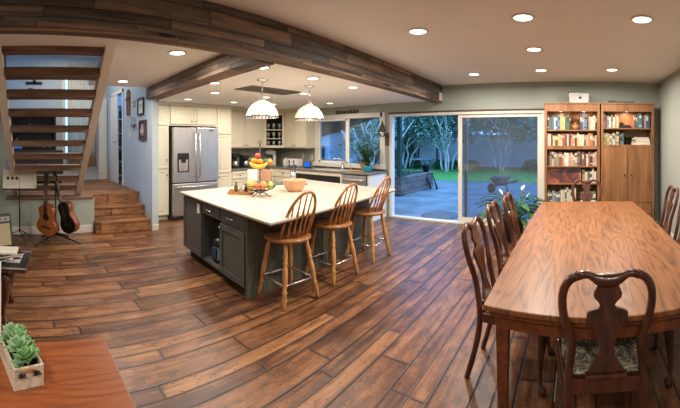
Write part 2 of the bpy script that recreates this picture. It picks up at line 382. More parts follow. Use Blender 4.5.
# back wall with window and door openings
WX0, WX1 = onY(317, 0, YB)[0], onY(383, 0, YB)[0]; WZ0, WZ1 = 1.03, 2.12
DX0, DX1 = onY(390, 0, YB)[0], onY(545, 0, YB)[0]; DZ = 2.12
wb = MB().box(XK-.1, WX0, YB, YB+.14, 0, 2.8).box(WX0, WX1, YB, YB+.14, 0, WZ0).box(WX0, WX1, YB, YB+.14, WZ1, 2.8)
wb.box(WX1, DX0, YB, YB+.14, 0, 2.8).box(DX0, DX1, YB, YB+.14, DZ, 2.8).box(DX1, XR+.1, YB, YB+.14, 0, 2.8)
struct('wall_back', wb, M['wall'])
struct('wall_right', B(XR, XR+.12, YF, YB, 0, 2.8), M['wall'])
struct('wall_front', B(XL-.1, XR+.12, YF-.12, YF, 0, 2.8), M['wall'])
struct('wall_kitchen', B(XK-.12, XK, 2.4, YB, 0, 2.6), M['wall'])
struct('wall_low', B(XL-.12, XL, -.16, 1.345, 0, LZ-.02), M['wall'])
struct('wall_left', MB().box(XL-.12, XL, YF, -.16, 0, 3.7), M['wall'])
struct('wall_pictures', B(-7.5, -5.78, 2.33, 2.45, 0, 3.7), M['wall_blue'])
struct('wall_hall', MB().box(-8.8, -7.5, 2.33, 2.45, LZ+2.05, 3.7).box(-8.8, -8.42, 2.33, 2.45, LZ, LZ+2.05), M['wall_blue'])
struct('wall_closet', MB().box(-8.6, -7.3, 3.2, 3.3, LZ, 3.7), M['wall_blue'])
HW = dict(y0=1.2, y1=1.98, z0=1.25, z1=3.3)
fw = MB().box(XFAR-.1, XFAR, YF, HW['y0'], LZ, 3.7).box(XFAR-.1, XFAR, HW['y1'], 3.3, LZ, 3.7)
fw.box(XFAR-.1, XFAR, HW['y0'], HW['y1'], LZ, HW['z0']).box(XFAR-.1, XFAR, HW['y0'], HW['y1'], HW['z1'], 3.7)
struct('wall_far', fw, M['wall_blue'])
# upper storey side wall with a tall window (daylight for the hall)
sw = MB().box(XFAR, -8.4, YF-.1, YF, LZ, 3.7).box(-6.4, XL-.1, YF-.1, YF, LZ, 3.7).box(-8.4, -6.4, YF-.1, YF, LZ, 1.3).box(-8.4, -6.4, YF-.1, YF, 2.6, 3.7)
struct('wall_side', sw, M['wall_blue'])
struct('wall_upper', MB().box(-2.62, -2.5, YF, 2.33, HD+.12, 3.7).box(-5.78, -2.62, 2.2, 2.33, HL+.1, 3.7).box(XL, -2.3, YF-.1, YF, 2.8, 3.7), M['wall_blue'])
# landing and steps
struct('floor_landing', MB().box(XFAR, XL-.121, YF, 1.33, LZ-.08, LZ).box(XFAR, -6.47, 1.33, 2.33, LZ-.08, LZ-.002).box(XFAR, -7.5, 2.33, 3.2, LZ-.08, LZ), M['landing'])
st = thing('entry_steps', 'three wooden steps rising to the hall landing beside the guitars', 'steps', (-5.86, 1.83, 0))
for k in range(3):
    MB().box(-.29*k-.6, -.29*k, -.49, .49, .2*k, .2*(k+1)-.02).build('riser', M['step'], st)
    MB().box(-.29*k-.6, -.29*k+.015, -.493, .493, .2*(k+1)-.04, .2*(k+1)-.001).build('tread', M['landing'], st, bev=.006)
struct('trim_landing', B(XL-.16, XL+.03, -.15, 1.325, LZ-.019, LZ+.03), M['tread'], .008)
for nm, a in (('baseboard_low', (XL, XL+.018, YF, 1.32, 0, .13)), ('baseboard_right', (XR-.018, XR, YF, YB, 0, .1)),
              ('baseboard_pillar', (-5.78, -5.765, 2.33, 2.45, 0, .10)), ('baseboard_back', (DX1+.08, XR, YB-.018, YB, 0, .1))):
    struct(nm, B(*a), M['trim'], .004)
# open-riser staircase
stair = thing('open_riser_staircase', 'open staircase with brown wooden treads between cream stringers, seen from below', 'staircase', (-6.4, .52, LZ), R(-3.6))
sx = lambda i: .285*i
for i in range(1, 11):
    z = .19*i
    MB().box(sx(i)-.13, sx(i)+.16, -.475, .535, z-.055, z+.032).build('tread', M['tread'], stair, bev=.004) if i < 10 else \
    MB().box(sx(i)-.05, sx(i)+.10, -.475, .535, z-.055, z+.032).build('header_tread', M['tread'], stair)
for s_ in (-1, 1):
    prof = [(-.02, 0), (.26, 0), (sx(10)+.14, 1.92-.02), (sx(10)+.14, 1.9), (sx(10)-.22, 1.9)]
    mb = MB(); y0, y1 = (.535, .63) if s_ > 0 else (-.565, -.475)
    q = [(-.05, .0), (.17, .0), (sx(10)+.22, 1.90), (sx(10)-.03, 1.90)]
    mb.slab([(a, y0, b) for a, b in q], -(y1-y0)); mb.build('stringer', M['string'], stair)
# beams
bm = thing('ceiling_beam', 'long reclaimed-wood box beam crossing the ceiling to the window wall', 'beam', (0, 0, 0))
xa, xb, bw = -2.26, -2.50, .19
ya, yb_ = YF, YB
xa = -2.285-.034*(-YF)*-1
def bx_(y): return -2.285-.0345*y
mb = MB(); q = [(bx_(YF), YF), (bx_(YB), YB), (bx_(YB)-bw, YB), (bx_(YF)-bw, YF)]
mb.prism(q, HK-.01, HD-.002); mb.build('beam_face', M['beam'], bm)
mu = MB(); q = [(bx_(YF)+.012, YF), (bx_(YB)+.012, YB), (bx_(YB)-.07, YB), (bx_(YF)-.07, YF)]; mu.prism(q, HK-.035, HK-.01)
q = [(bx_(YF)-.085, YF), (bx_(YB)-.085, YB), (bx_(YB)-bw-.012, YB), (bx_(YF)-bw-.012, YF)]; mu.prism(q, HK-.028, HK-.01); mu.build('beam_underside', M['beam_u'], bm)
b2 = thing('ceiling_cross_beam', 'shorter reclaimed-wood cross beam between the main beam and the hall pillar', 'beam', (0, 0, 0))
MB().prism([(-2.56, 2.05), (-5.9, 2.26), (-5.9, 2.5), (-2.58, 2.28)], HK-.01, HL).build('beam_face', M['beam_x'], b2)
MB().prism([(-2.56, 2.04), (-5.9, 2.25), (-5.9, 2.515), (-2.58, 2.29)], HK-.035, HK-.01).build('beam_underside', M['beam_x'], b2)

# recessed lights
def recessed(x, y, z, lab, big=.085, watts=None):
    t = thing('recessed_light', lab, 'ceiling light', (x, y, z), 0, 'recessed ceiling lights')
    MB().lathe([(big, 0), (big+.02, -.002), (big+.018, -.010), (big-.004, -.012), (big-.006, -.004)], n=28, cap=False).build('trim_ring', M['white'], t)
    MB().lathe([(.001, -.005), (big-.004, -.005)], n=28, cap=False).build('diffuser', M['lamp'], t)
    l = bpy.data.lights.new('lamp', 'AREA'); l.shape = 'DISK'; l.size = .15; l.energy = LAMP_W if watts is None else watts; l.color = (1, .90, .79); l.spread = R(175)
    o = bpy.data.objects.new('lamp', l); C.objects.link(o); o.parent = t; o.location = (0, 0, -.02)
for px, py, lab in ((418, 31, 'recessed light in dining ceiling, nearest to the long beam'), (523, 17, 'recessed light in the dining ceiling, middle of the near row'),
                    (642, 19, 'recessed light high at the right of the dining ceiling'), (534, 49, 'recessed light in the dining ceiling, alone in the middle row'),
                    (474, 74, 'recessed dining light in the far row, nearest to the sliding door centre'), (541, 70, 'recessed dining light in the far row, above the left bookcase edge'),
                    (612, 69.5, 'recessed dining light in the far row, above the right bookcase')):
    x, y = gp(px, py, HD); recessed(x, y, HD, lab)
x, y = gp(176, 47.5, HL); recessed(-3.36, 1.64, HL, 'recessed light beside the junction of the two beams', watts=LAMP_W*.9)
x, y = gp(123, 81, HL); recessed(x, y, HL, 'recessed light above the landing steps beside the staircase', watts=LAMP_W*.8)
for px, py, lab in ((262, 67, 'kitchen recessed light just behind the beam corner'), (313, 78, 'kitchen recessed light close along the long beam, nearer one'),
                    (353, 87, 'kitchen recessed light close along the long beam, farther one'), (214.5, 82.5, 'kitchen recessed light nearest the cross beam'),
                    (215, 92.5, 'kitchen recessed light in front of the fridge'), (188, 99, 'kitchen recessed light above the left end of the fridge cabinets'),
                    (266, 97, 'kitchen recessed light behind the nearer pendant stem'), (304, 93, 'kitchen recessed light behind the farther pendant stem'),
                    (234, 102, 'kitchen recessed light close to the tall pantry'), (273, 104, 'kitchen recessed light above the corner cabinets'), (330, 103, 'kitchen recessed light above the sink window')):
    x, y = gp(px, py, HK); x = max(x, -6.3); y = min(y, 5.95); recessed(x, y, HK, lab, .075, watts=LAMP_W*.36)
recessed(-.9, -.9, HD, 'added unseen light behind the viewer over the cherry console', watts=LAMP_W*.6); recessed(-3.0, -1.3, HL, 'added light left of the staircase, outside the view', watts=LAMP_W*.6); recessed(.6, -.9, HD, 'added unseen light behind the viewer, right side')  # lamps added out of view to brighten the console, foreground and stair stringers
recessed(-7.6, 1.2, 3.7, 'added unseen light high in the hall ceiling', watts=LAMP_W*1.0)  # extra unseen lamp, added to warm and brighten the hall doors
v = thing('return_air_vent', 'grey louvred return air vent in the kitchen ceiling', 'vent', (-4.11, 3.55, HK))
MB().box(-.22, .22, -.5, .5, -.012, -.001).build('vent_frame', M['grille'], v)
mb = MB()
for k in range(26): mb.box(-.19, .19, -.47+k*.037, -.455+k*.037, -.02, -.012)
mb.build('louvre', M['grille'], v)

# sliding door (structure)
d1 = MB(); y0, y1 = YB-.03, YB+.10; fwid = .055
d1.box(DX0, DX0+fwid, y0, y1, 0, DZ).box(DX1-fwid, DX1, y0, y1, 0, DZ).box(DX0+fwid, DX1-fwid, y0, y1, DZ-.05, DZ).box(DX0+fwid, DX1-fwid, y0, y1, 0, .035)
door = struct('door_1', d1, M['trim'], .004)
mx = onY(460.5, 0, YB)[0]
p = MB().box(mx-.05, mx+.03, YB+.0, YB+.035, .04, DZ-.055).box(mx+.06, mx+.12, YB+.05, YB+.085, .04, DZ-.055).box(DX1-fwid-.08, DX1-fwid-.001, YB+.0, YB+.035, .04, DZ-.055).box(mx+.03, DX1-fwid-.08, YB, YB+.035, .04, .13).box(mx+.03, DX1-fwid-.08, YB, YB+.035, DZ-.11, DZ-.055)
struct('door_panel_frame', p, M['trim'], parent=door, bev=.003)
struct('door_glass', B(mx+.03, DX1-fwid-.08, YB+.014, YB+.020, .13, DZ-.11), M['glass_hazy'], parent=door)
hx = mx-.02
struct('door_handle', MB().tube([(hx, YB-.0, 1.0), (hx, YB-.04, 1.02), (hx, YB-.045, 1.12), (hx, YB-.04, 1.20), (hx, YB, 1.22)], .012), M['white'], parent=door)
tr = MB().box(DX0-.03, DX1+.03, YB-.02, YB-.001, DZ, DZ+.035); struct('trim_1', tr, M['soffit'])
# kitchen window
wn = MB(); wm = onY(347.5, 0, YB)[0]; fr_ = .06
wn.box(WX0-.05, WX0+fr_, YB-.03, YB+.10, WZ0-.02, WZ1+.05).box(WX1-fr_, WX1+.06, YB-.03, YB+.10, WZ0-.02, WZ1+.05).box(WX0, WX1, YB-.03, YB+.10, WZ1-.05, WZ1+.05).box(WX0-.08, WX1+.08, YB-.07, YB+.10, WZ0-.05, WZ0+.04)
win = struct('window_1', wn, M['trim'], .004)
struct('window_sash', MB().box(wm-.05, wm+.04, YB-.0, YB+.04, WZ0+.04, WZ1-.05).box(WX0+fr_, wm, YB, YB+.035, WZ0+.04, WZ0+.08).box(WX0+fr_, wm, YB, YB+.035, WZ1-.09, WZ1-.05).box(WX0+fr_, WX0+fr_+.04, YB, YB+.035, WZ0+.04, WZ1-.05), M['white'], parent=win)
struct('window_pane', MB().box(WX0+fr_, wm, YB+.016, YB+.02, WZ0+.04, WZ1-.05).box(wm, WX1-fr_, YB+.045, YB+.049, WZ0+.04, WZ1-.05), M['glass'], parent=win)
# far hall window with curtains
hwn = MB()
hwn.box(XFAR-.1, XFAR+.02, HW['y0']-.05, HW['y0']+.04, HW['z0']-.05, HW['z1']+.05).box(XFAR-.1, XFAR+.02, HW['y1']-.04, HW['y1']+.05, HW['z0']-.05, HW['z1']+.05).box(XFAR-.1, XFAR+.02, HW['y0'], HW['y1'], HW['z1'], HW['z1']+.05).box(XFAR-.1, XFAR+.03, HW['y0'], HW['y1'], HW['z0']-.05, HW['z0'])
hwn.box(XFAR-.06, XFAR-.03, HW['y0'], HW['y1'], 2.2, 2.24)
struct('window_2', hwn, M['trim'])
cu = MB(); n = 40; vs = []
for i in range(n+1):
    y = 1.27+.75*i/n; x = XFAR+.09+.025*math.sin(i*1.5)
    vs += [(x, y, .95), (x, y, 3.45)]
cu.add(vs, [[2*i, 2*i+2, 2*i+3, 2*i+1] for i in range(n)], True)
o = cu.build('curtain', M['curtain']); tag(o, 'long pale curtain hanging at the hall window behind the stairs', 'curtain')
o.modifiers.new('cloth', 'SOLIDIFY').thickness = .004

# hall doors
def panel_door(name, w_, h_, mt, parent=None, two=True):
    mb = MB().box(0, w_, -.02, .02, 0, h_)
    return mb
hd = struct('door_2', B(XFAR, XFAR+.03, 1.99+.1, 2.30, LZ, LZ+2.05), M['white'], .003)
for a, b in ((.15, .95), (1.05, 1.9)):
    struct('door_panel', B(XFAR+.03, XFAR+.038, 2.12, 2.27, LZ+a, LZ+b), M['white'], .004, parent=hd)
hd = struct('door_3', MB().box(-8.42, -7.86, 2.30, 2.335, LZ, LZ+2.03), M['white'], .003)
struct('door_handle', MB().tube([(-7.92, 2.30, LZ+.95), (-7.92, 2.25, LZ+.95), (-8.02, 2.245, LZ+.95)], .012), M['nickel'], parent=hd)
struct('trim_2', MB().box(-7.52, -7.46, 2.31, 2.33, LZ, LZ+2.12).box(-8.48, -8.42, 2.31, 2.33, LZ, LZ+2.12).box(-8.48, -7.46, 2.31, 2.33, LZ+2.05, LZ+2.12), M['white'])
# shelf inside the closet opening
cs = thing('closet_shelf', 'white shelving crowded with dark things inside the hall doorway', 'shelf', (-8.62, 2.82, LZ), R(90))
for k in range(6): MB().box(-.34, .34, -.14, .14, .35*k+.1, .35*k+.12).build('board', M['white'], cs)
for s_ in (-1, 1): MB().box(s_*.35-.01, s_*.35+.01, -.14, .14, 0, 1.95).build('side', M['white'], cs)
random.seed(3)
for k in range(5):
    y = 2.52
    for j, cn in enumerate(random.sample(['black', 'brown', 'slate', 'grey'], 3)):
        h = random.uniform(.16, .25)
        t = thing('storage_box', '%s box on the %s shelf of the hall closet, %s' % (cn, ('lowest', 'second', 'middle', 'fourth', 'top')[k], ('nearest the doorway', 'in the middle', 'deepest inside')[j]), 'box', (-8.60, y+.09, LZ+.35*k+.1205), 0, 'boxes on the hall closet shelves')
        mt = colmat({'black': (34, 32, 36), 'brown': (96, 66, 52), 'slate': (70, 80, 96), 'grey': (134, 126, 116)}[cn], .7, 'box_card')
        MB().box(-.10, .10, -.085, .085, 0, h-.03).build('body', mt, t); MB().box(-.104, .104, -.089, .089, h-.03, h).build('lid', mt, t)
        y += .20

# ------------------------------------------------------------------ exterior
struct('ground_patio', B(-14, 6, YB+.14, 13.6, -.2, -.05), M['concrete'])
struct('ground_lawn', B(-30, 22, 13.6, 20.6, -.2, -.04), M['grass'])
struct('ground_far', B(-40, 40, 20.6, 60, -.25, -.06), M['soil'])
struct('ground_side', B(-30, -14, -12, 13.6, -.25, -.06), M['soil'])
struct('wall_garden', B(-30, 20, 21.6, 21.8, -.1, 1.95), M['fence'])
px_ = onY(399.5, 0, 9.3)[0]
t = thing('patio_post', 'green painted post holding the patio roof', 'post', (px_, 9.3, -.05))
MB().box(-.065, .065, -.065, .065, .06, 2.7).build('shaft', M['greenpost'], t, bev=.006); MB().box(-.11, .11, -.11, .11, 0, .06).build('base', M['greenpost'], t)
rf = MB(); rf.slab([(-9.6, 9.2, 1.35), (-4.7, 9.2, 2.62), (-4.7, 6.56, 2.95), (-9.6, 6.56, 2.95)], .08); struct('roof_patio', rf, M['soffit'])
t = thing('retaining_planter', 'raised garden bed of weathered timber sleepers beside the patio', 'planter', (-4.95, 9.2, -.05))
MB().box(-.06, .06, 0, 2.3, 0, .55).build('front_wall', M['sleeper'], t, bev=.01)
MB().box(-2.6, -.06, -.0, .12, 0, .55).build('end_wall', M['sleeper'], t, bev=.01); MB().box(-2.6, .06, 2.301, 2.42, 0, .55).build('end_wall', M['sleeper'], t, bev=.01); MB().box(-2.6, -.06, .12, 2.24, .3, .48).build('soil', M['soil'], t)
random.seed(12)
mb = MB()
for k in range(160):
    x, y = random.uniform(-2.4, -.2), random.uniform(.2, 2.1); a = random.uniform(0, 6.28)
    mb.leaf((x, y, .48), (math.cos(a)*.5, math.sin(a)*.5, 1), (0, 0, 1), random.uniform(.08, .2), .05)
o = mb.build('ground_cover_plants', M['leaf'], None, (-4.95, 9.2, -.05)); tag(o, 'low green plants growing in the raised timber bed', 'plants', kind='stuff')
t = thing('black_flower_pot', 'black flower pot on the corner of the timber bed', 'flower pot', (-4.98, 11.2, .5))
MB().lathe([(.09, 0), (.13, .22), (.14, .22), (.14, .26), (.12, .26), (.11, .2)], n=16).build('pot', M['black'], t)
mb = MB()
for k in range(14):
    a = k*.9; mb.leaf((0, 0, .2), (math.cos(a)*.5, math.sin(a)*.5, .9), (0, 0, 1), .16, .04)
mb.build('leaves', M['leaf'], t)
x, y = gp(432, 189, -.05)
t = thing('folding_plant_stand', 'small dark folding stand leaning beside the timber bed', 'stand', (x, y, -.05))
for sx_ in (-.12, .12): MB().tube([(sx_-.1, 0, .5), (sx_+.1, -.1, 0)], .016).build('leg', M['blackmetal'], t)
for sx_ in (-.12, .12): MB().tube([(sx_+.05, .1, .0), (sx_-.1, 0, .5)], .016).build('leg', M['blackmetal'], t)
MB().tube([(-.22, 0, .5), (.02, 0, .5)], .016).build('top_bar', M['blackmetal'], t)
x, y = gp(421, 168.5, -.04)
t = thing('garden_bench', 'pale stone garden bench on the lawn by the grey wall', 'bench', (x, y, -.04), R(8))
MB().box(-.68, .68, -.22, .22, .5, .6).build('seat', M['shed'], t, bev=.02)
for s_ in (-1, 1): MB().box(s_*.45-.09, s_*.45+.09, -.16, .16, 0, .5).build('leg', M['shed'], t, bev=.02)
t = thing('wood_screen', 'brown square panel standing behind the garden bench', 'panel', (x+.05, y+.9, -.04))
MB().box(-.58, .58, -.03, .03, .55, 1.3).build('board', M['fence'], t); 
for s_ in (-1, 1): MB().box(s_*.6-.04, s_*.6+.04, -.05, .05, 0, 1.4).build('post', M['soffit'], t)
x, y = gp(501, 193, -.05)
t = thing('wheelbarrow', 'dark metal wheelbarrow parked on the patio beyond the glass', 'wheelbarrow', (x, y, -.05), R(5)); t.scale = (.72, .8, .85)
mb = MB(); a = [(-.22, -.16, .3), (.22, -.16, .3), (.22, .16, .3), (-.22, .16, .3)]; b_ = [(-.45, -.3, .56), (.42, -.3, .6), (.42, .3, .6), (-.45, .3, .56)]
mb.add(a+b_, [[3, 2, 1, 0], [0, 1, 5, 4], [1, 2, 6, 5], [2, 3, 7, 6], [3, 0, 4, 7]]); o = mb.build('tray', colmat((70, 82, 92), .5, 'painted_metal'), t); o.modifiers.new('t', 'SOLIDIFY').thickness = .02
for s_ in (-1, 1):
    MB().tube([(-.42, s_*.04, .16), (-.1, s_*.18, .3), (.75, s_*.27, .46)], .018).build('handle', M['blackmetal'], t)
    MB().tube([(.2, s_*.2, .34), (.3, s_*.22, 0)], .018).build('leg', M['blackmetal'], t)
w_ = MB(); w_.M = Matrix.Rotation(PI/2, 4, 'X'); w_.lathe([(.08, -.03), (.17, -.03), (.18, 0), (.17, .03), (.08, .03)], n=20); w_.build('wheel', M['black'], t, (-.42, 0, .18))
x, y = gp(441, 215.5, -.05)
o = MB().lathe([(.42, 0), (.42, .012), (.38, .02)], (x, y, -.05), n=32).build('round_doormat', colmat((104, 104, 108), .95, 'coir')); o.scale = (1, 1, 1)
tag(o, 'dark round mat lying outside the open half of the sliding door', 'mat')
# shed and garden furniture seen through the kitchen window
t = thing('garden_shed', 'pale blue-grey shed beyond the kitchen window', 'shed', (-11.25, 13.1, -.05), R(0))
MB().box(-1.3, 1.3, -1, 1, 0, 2.0).build('wall', M['shed'], t); MB().slab([(-1.5, -1.2, 1.98), (1.5, -1.2, 1.98), (1.5, 1.2, 2.3), (-1.5, 1.2, 2.3)], .08).build('roof', M['soffit'], t)
MB().box(.1, 1.0, -1.04, -1.0, .75, 1.4).build('window', M['black'], t); MB().box(-.9, -.1, -1.03, -1, .05, 1.85).build('door', M['white'], t)
for k, (px, py, rz) in enumerate(((333, 178, .4), (343, 181, -.5))):
    x, y = gp(px, py, -.05)
    t = thing('patio_chair', 'pale metal patio chair outside the kitchen window, ' + ('nearer the shed' if k == 0 else 'nearer the window mullion'), 'chair', (x, y, -.05), rz, 'patio chairs')
    MB().box(-.24, .24, -.24, .24, .42, .45).build('seat', M['shed'], t, bev=.01)
    mb = MB().tube([(-.24, .24, .45), (-.22, .32, .95), (.22, .32, .95), (.24, .24, .45)], .015)
    for q in range(5): mb.tube([(-.16+.08*q, .25, .45), (-.15+.075*q, .32, .94)], .009, 6)
    mb.build('backrest', M['shed'], t)
    for sx_ in (-1, 1):
        for sy_ in (-1, 1): MB().tube([(sx_*.22, sy_*.22, .43), (sx_*.24, sy_*.25, 0)], .014, 6).build('leg', M['shed'], t)
def tree(x, y, lab, seed, h=4.2, rad=2.2, mat='treeleaf', n=6500, trunks=4, low=1.7, leaf=.19):
    rnd = random.Random(seed)
    t = thing('garden_tree', lab, 'tree', (x, y, -.05), 0, 'trees along the garden wall')
    cr = MB(); tk = MB()
    cl = []
    for k in range(trunks):
        a = 2*PI*k/trunks+rnd.random(); lean = rnd.uniform(.6, 1.5); pts = []
        for q in range(9):
            tt = q/8; pts.append(Vector((math.cos(a)*(.22+lean*tt)+.16*tt*math.sin(q*2.3+k), math.sin(a)*(.15+lean*tt*.6)+.12*math.cos(q*2.1+k), tt*h*.72)))
        tk.tube(pts, [.058*(1-.65*q/8) for q in range(9)], 7)
        for b in range(3):
            s0 = pts[3+b]; a2 = a+rnd.uniform(-1, 1); tk.tube([s0, s0+Vector((math.cos(a2)*.5, math.sin(a2)*.4, .4)), s0+Vector((math.cos(a2)*1.0, math.sin(a2)*.8, 1.1))], [.035, .025, .014], 5)
    for k in range(26):
        a = rnd.uniform(0, 2*PI); rr = rad*math.sqrt(rnd.random())*.8
        cl.append((Vector((rr*math.cos(a), rr*.7*math.sin(a), rnd.uniform(low+.2, h))), rnd.uniform(.55, .95)*rad*.45))
    for k in range(n):
        c, r_ = rnd.choice(cl); d = Vector((rnd.gauss(0, 1), rnd.gauss(0, 1), rnd.gauss(0, .8))).normalized()*r_*rnd.uniform(.6, 1.05); p = c+d
        a = Vector((rnd.gauss(0, 1), rnd.gauss(0, 1), rnd.gauss(0, .6))).normalized(); b = a.orthogonal().normalized(); l = leaf*rnd.uniform(.6, 1.3)
        cr.add([p-a*l*.5, p+b*l*.25, p+a*l*.5, p-b*l*.25], [[0, 1, 2, 3]])
    tk.build('trunk', M['bark'], t); cr.build('crown', M[mat], t)
tree(-9.6, 18.5, 'wide leafy tree behind the stone garden bench', 1, 4.6, 2.4)
tree(-6.6, 17.6, 'tree with pale twisted trunks at the right of the garden bench', 2, 4.4, 2.2, trunks=5, low=1.75)
tree(-4.0, 19.0, 'tree with pale trunks seen just inside the glazed door panel', 4, 4.6, 2.3, 'treeleaf2', trunks=5, low=1.9)
tree(-1.0, 18.4, 'olive-toned tree behind the wheelbarrow', 5, 4.6, 2.4, 'treeleaf2', low=2.0)
tree(-12.4, 17.0, 'dense green tree seen through the right half of the kitchen window', 6, 4.6, 2.3)
tree(-13.0, 12.6, 'bushy tree beside the pale shed', 7, 4.4, 2.0, low=1.0)
tree(-8.3, 12.9, 'leafy tree closest to the kitchen window', 8, 3.9, 1.5, 'treeleaf2', n=2200, low=.9, leaf=.15)
tree(2.6, 18.5, 'tree at the far right end of the garden wall', 9, 4.6, 2.4)
tree(-17.5, 16.5, 'distant tree at the far left of the garden', 10, 5.0, 2.6)
tree(-14.5, 22.8, 'tree behind the grey wall, left', 21, 6.5, 3.2, n=6500, low=2.0, leaf=.32)
tree(-9.0, 23.4, 'tall tree behind the grey wall and the stone bench', 22, 7, 3.4, n=6500, low=2.0, leaf=.32)
tree(-4.0, 23.4, 'tall tree behind the grey wall, centre of the glass door', 23, 7, 3.4, 'treeleaf2', n=6500, low=2.0, leaf=.32)
tree(1.0, 23.4, 'tall tree behind the grey wall, beside the bookcase edge', 24, 7, 3.4, n=6500, low=2.0, leaf=.32)
tree(-11.3, 19.6, 'low dark bushy tree along the garden wall, seen through the kitchen window', 31, 2.6, 1.9, n=5000, low=.3)
tree(-15.6, 20.0, 'low bushy tree left of the pale shed', 32, 2.6, 2.0, n=4000, low=.3)
random.seed(40)
for k, (px, py, s_) in enumerate(((410, 169, .5), (438, 170, .55), (468, 170, .5), (530, 172, .6), (452, 169.5, .45))):
    x, y = gp(px, py, -.04); rnd = random.Random(50+k); mb = MB()
    for q in range(500):
        d = Vector((rnd.gauss(0, 1), rnd.gauss(0, .7), abs(rnd.gauss(0, 1)))).normalized()*s_*rnd.uniform(.5, 1); a = Vector((rnd.gauss(0, 1), rnd.gauss(0, 1), rnd.gauss(0, 1))).normalized(); b = a.orthogonal().normalized()
        mb.add([d-a*.07, d+b*.035, d+a*.07, d-b*.035], [[0, 1, 2, 3]])
    o = mb.build('garden_shrub', M['leaf_dark'], None, (x, y+.6, .0))
    tag(o, ('low shrub left of the stone bench', 'low shrub right of the stone bench', 'low shrub at the door frame meeting point on the lawn edge', 'low shrub at the right side behind the glass', 'low shrub under the twisted tree trunks')[k], 'shrub', 'shrubs along the garden wall')

# ------------------------------------------------------------------ kitchen
def shaker(parent, name, x0, x1, z0, z1, mat, knob=None, ybase=0.0, M_=None, pull=False, raised=True):
    """door leaf facing -Y of its local frame"""
    mb = MB()
    if M_: mb.M = M_
    mb.box(x0+.004, x1-.004, ybase-.02, ybase, z0+.004, z1-.004)
    o = mb.build(name, mat, parent, bev=.003)
    if raised and x1-x0 > .12:
        q = MB()
        if M_: q.M = M_
        fw_ = .055 if x1-x0 > .25 else .03
        for a in ((x0+.004, x0+fw_, z0+.004, z1-.004), (x1-fw_, x1-.004, z0+.004, z1-.004), (x0+fw_, x1-fw_, z1-fw_, z1-.004), (x0+fw_, x1-fw_, z0+.004, z0+fw_)):
            q.box(a[0], a[1], ybase-.030, ybase-.02, a[2], a[3])
        if z1-z0 > .3: q.box(x0+fw_+.03, x1-fw_-.03, ybase-.027, ybase-.02, z0+fw_+.03, z1-fw_-.03)
        q.build('panel', mat, o, bev=.004)
    if knob:
        k = MB()
        if M_: k.M = M_
        if pull:
            kx, kz = knob; k.tube([(kx-.06, ybase-.022, kz), (kx-.06, ybase-.055, kz), (kx-.03, ybase-.06, kz), (kx+.03, ybase-.06, kz), (kx+.06, ybase-.055, kz), (kx+.06, ybase-.022, kz)], .007)
            k.build('handle', M['chrome'], o)
        else:
            k.ball((knob[0], ybase-.045, knob[1]), .016, 10); k.tube([(knob[0], ybase-.02, knob[1]), (knob[0], ybase-.045, knob[1])], .006, 6); k.build('knob', M['nickel'], o)
    return o
def cabinet(name, lab, loc, rz, wid, dep, z0, z1, doors, mat=None, group=None, toe=.0, crown=False):
    mat = mat or M['cream']
    t = thing(name, lab, 'cabinet', (loc[0], loc[1], 0), rz, group)
    b = MB().box(0, wid, 0, dep, z0+toe, z1)
    if toe: b.box(.0, wid, .06, dep, z0, z0+toe)
    b.build('body', mat, t)
    if crown: MB().box(-.00, wid, -.035, .02, z1-.055, z1).build('crown_moulding', mat, t, bev=.008)
    for d in doors: shaker(t, d.get('n', 'door'), d['x'][0], d['x'][1], d['z'][0], d['z'][1], d.get('m', mat), d.get('k'), pull=d.get('p', False))
    return t
# local x runs along +Y world for the fridge wall: rz = 90 deg, local -Y -> +X
HC = HK-.004
def W(xf, y): return (xf, y)
cabinet('tall_pantry_cabinet', 'narrow tall cream pantry cabinet left of the fridge', (-6.46, 2.50), R(90), .46, .62, 0, HC,
        [dict(x=(.02, .45), z=(1.88, 2.27)), dict(x=(.02, .45), z=(1.02, 1.86), k=(.41, 1.2)), dict(x=(.02, .45), z=(.1, 1.0), k=(.41, .9))], toe=.09, crown=True)
cabinet('over_fridge_cabinet', 'cream two-door cabinet above the steel fridge', (-6.46, 2.965), R(90), 1.10, .62, 1.88, HC,
        [dict(x=(.02, .55), z=(1.91, 2.27), k=(.50, 1.97)), dict(x=(.55, 1.08), z=(1.91, 2.27), k=(.60, 1.97))], crown=True)
cabinet('tall_pantry_cabinet', 'tall cream pantry cabinet right of the fridge', (-6.46, 4.07), R(90), .40, .62, 0, HC,
        [dict(x=(.02, .38), z=(1.72, 2.27)), dict(x=(.02, .38), z=(.88, 1.70), k=(.06, 1.0)), dict(x=(.02, .38), z=(.1, .86), k=(.06, .8))], toe=.09, crown=True)
t = thing('refrigerator', 'stainless steel french-door fridge with ice dispenser', 'refrigerator', (-6.36, 2.98, 0), R(90))
MB().box(.01, 1.06, .02, .68, .02, 1.84).build('body', colmat((70, 70, 72), .4, 'fridge_side'), t)
dl = MB().box(.012, .53, -.05, .02, .74, 1.84).build('door', M['steel'], t, bev=.012)
dr = MB().box(.54, 1.058, -.05, .02, .74, 1.84).build('door', M['steel'], t, bev=.012)
fz = MB().box(.012, 1.058, -.05, .02, .08, .72).build('freezer_drawer', M['steel'], t, bev=.012)
MB().tube([(.485, -.05, .84), (.485, -.105, .86), (.485, -.11, 1.3), (.485, -.105, 1.72), (.485, -.05, 1.74)], .016).build('handle', M['chrome'], dl)
MB().tube([(.585, -.05, .84), (.585, -.105, .86), (.585, -.11, 1.3), (.585, -.105, 1.72), (.585, -.05, 1.74)], .016).build('handle', M['chrome'], dr)
MB().tube([(.08, -.05, .66), (.09, -.105, .66), (.53, -.11, .66), (.98, -.105, .66), (.99, -.05, .66)], .016).build('handle', M['chrome'], fz)
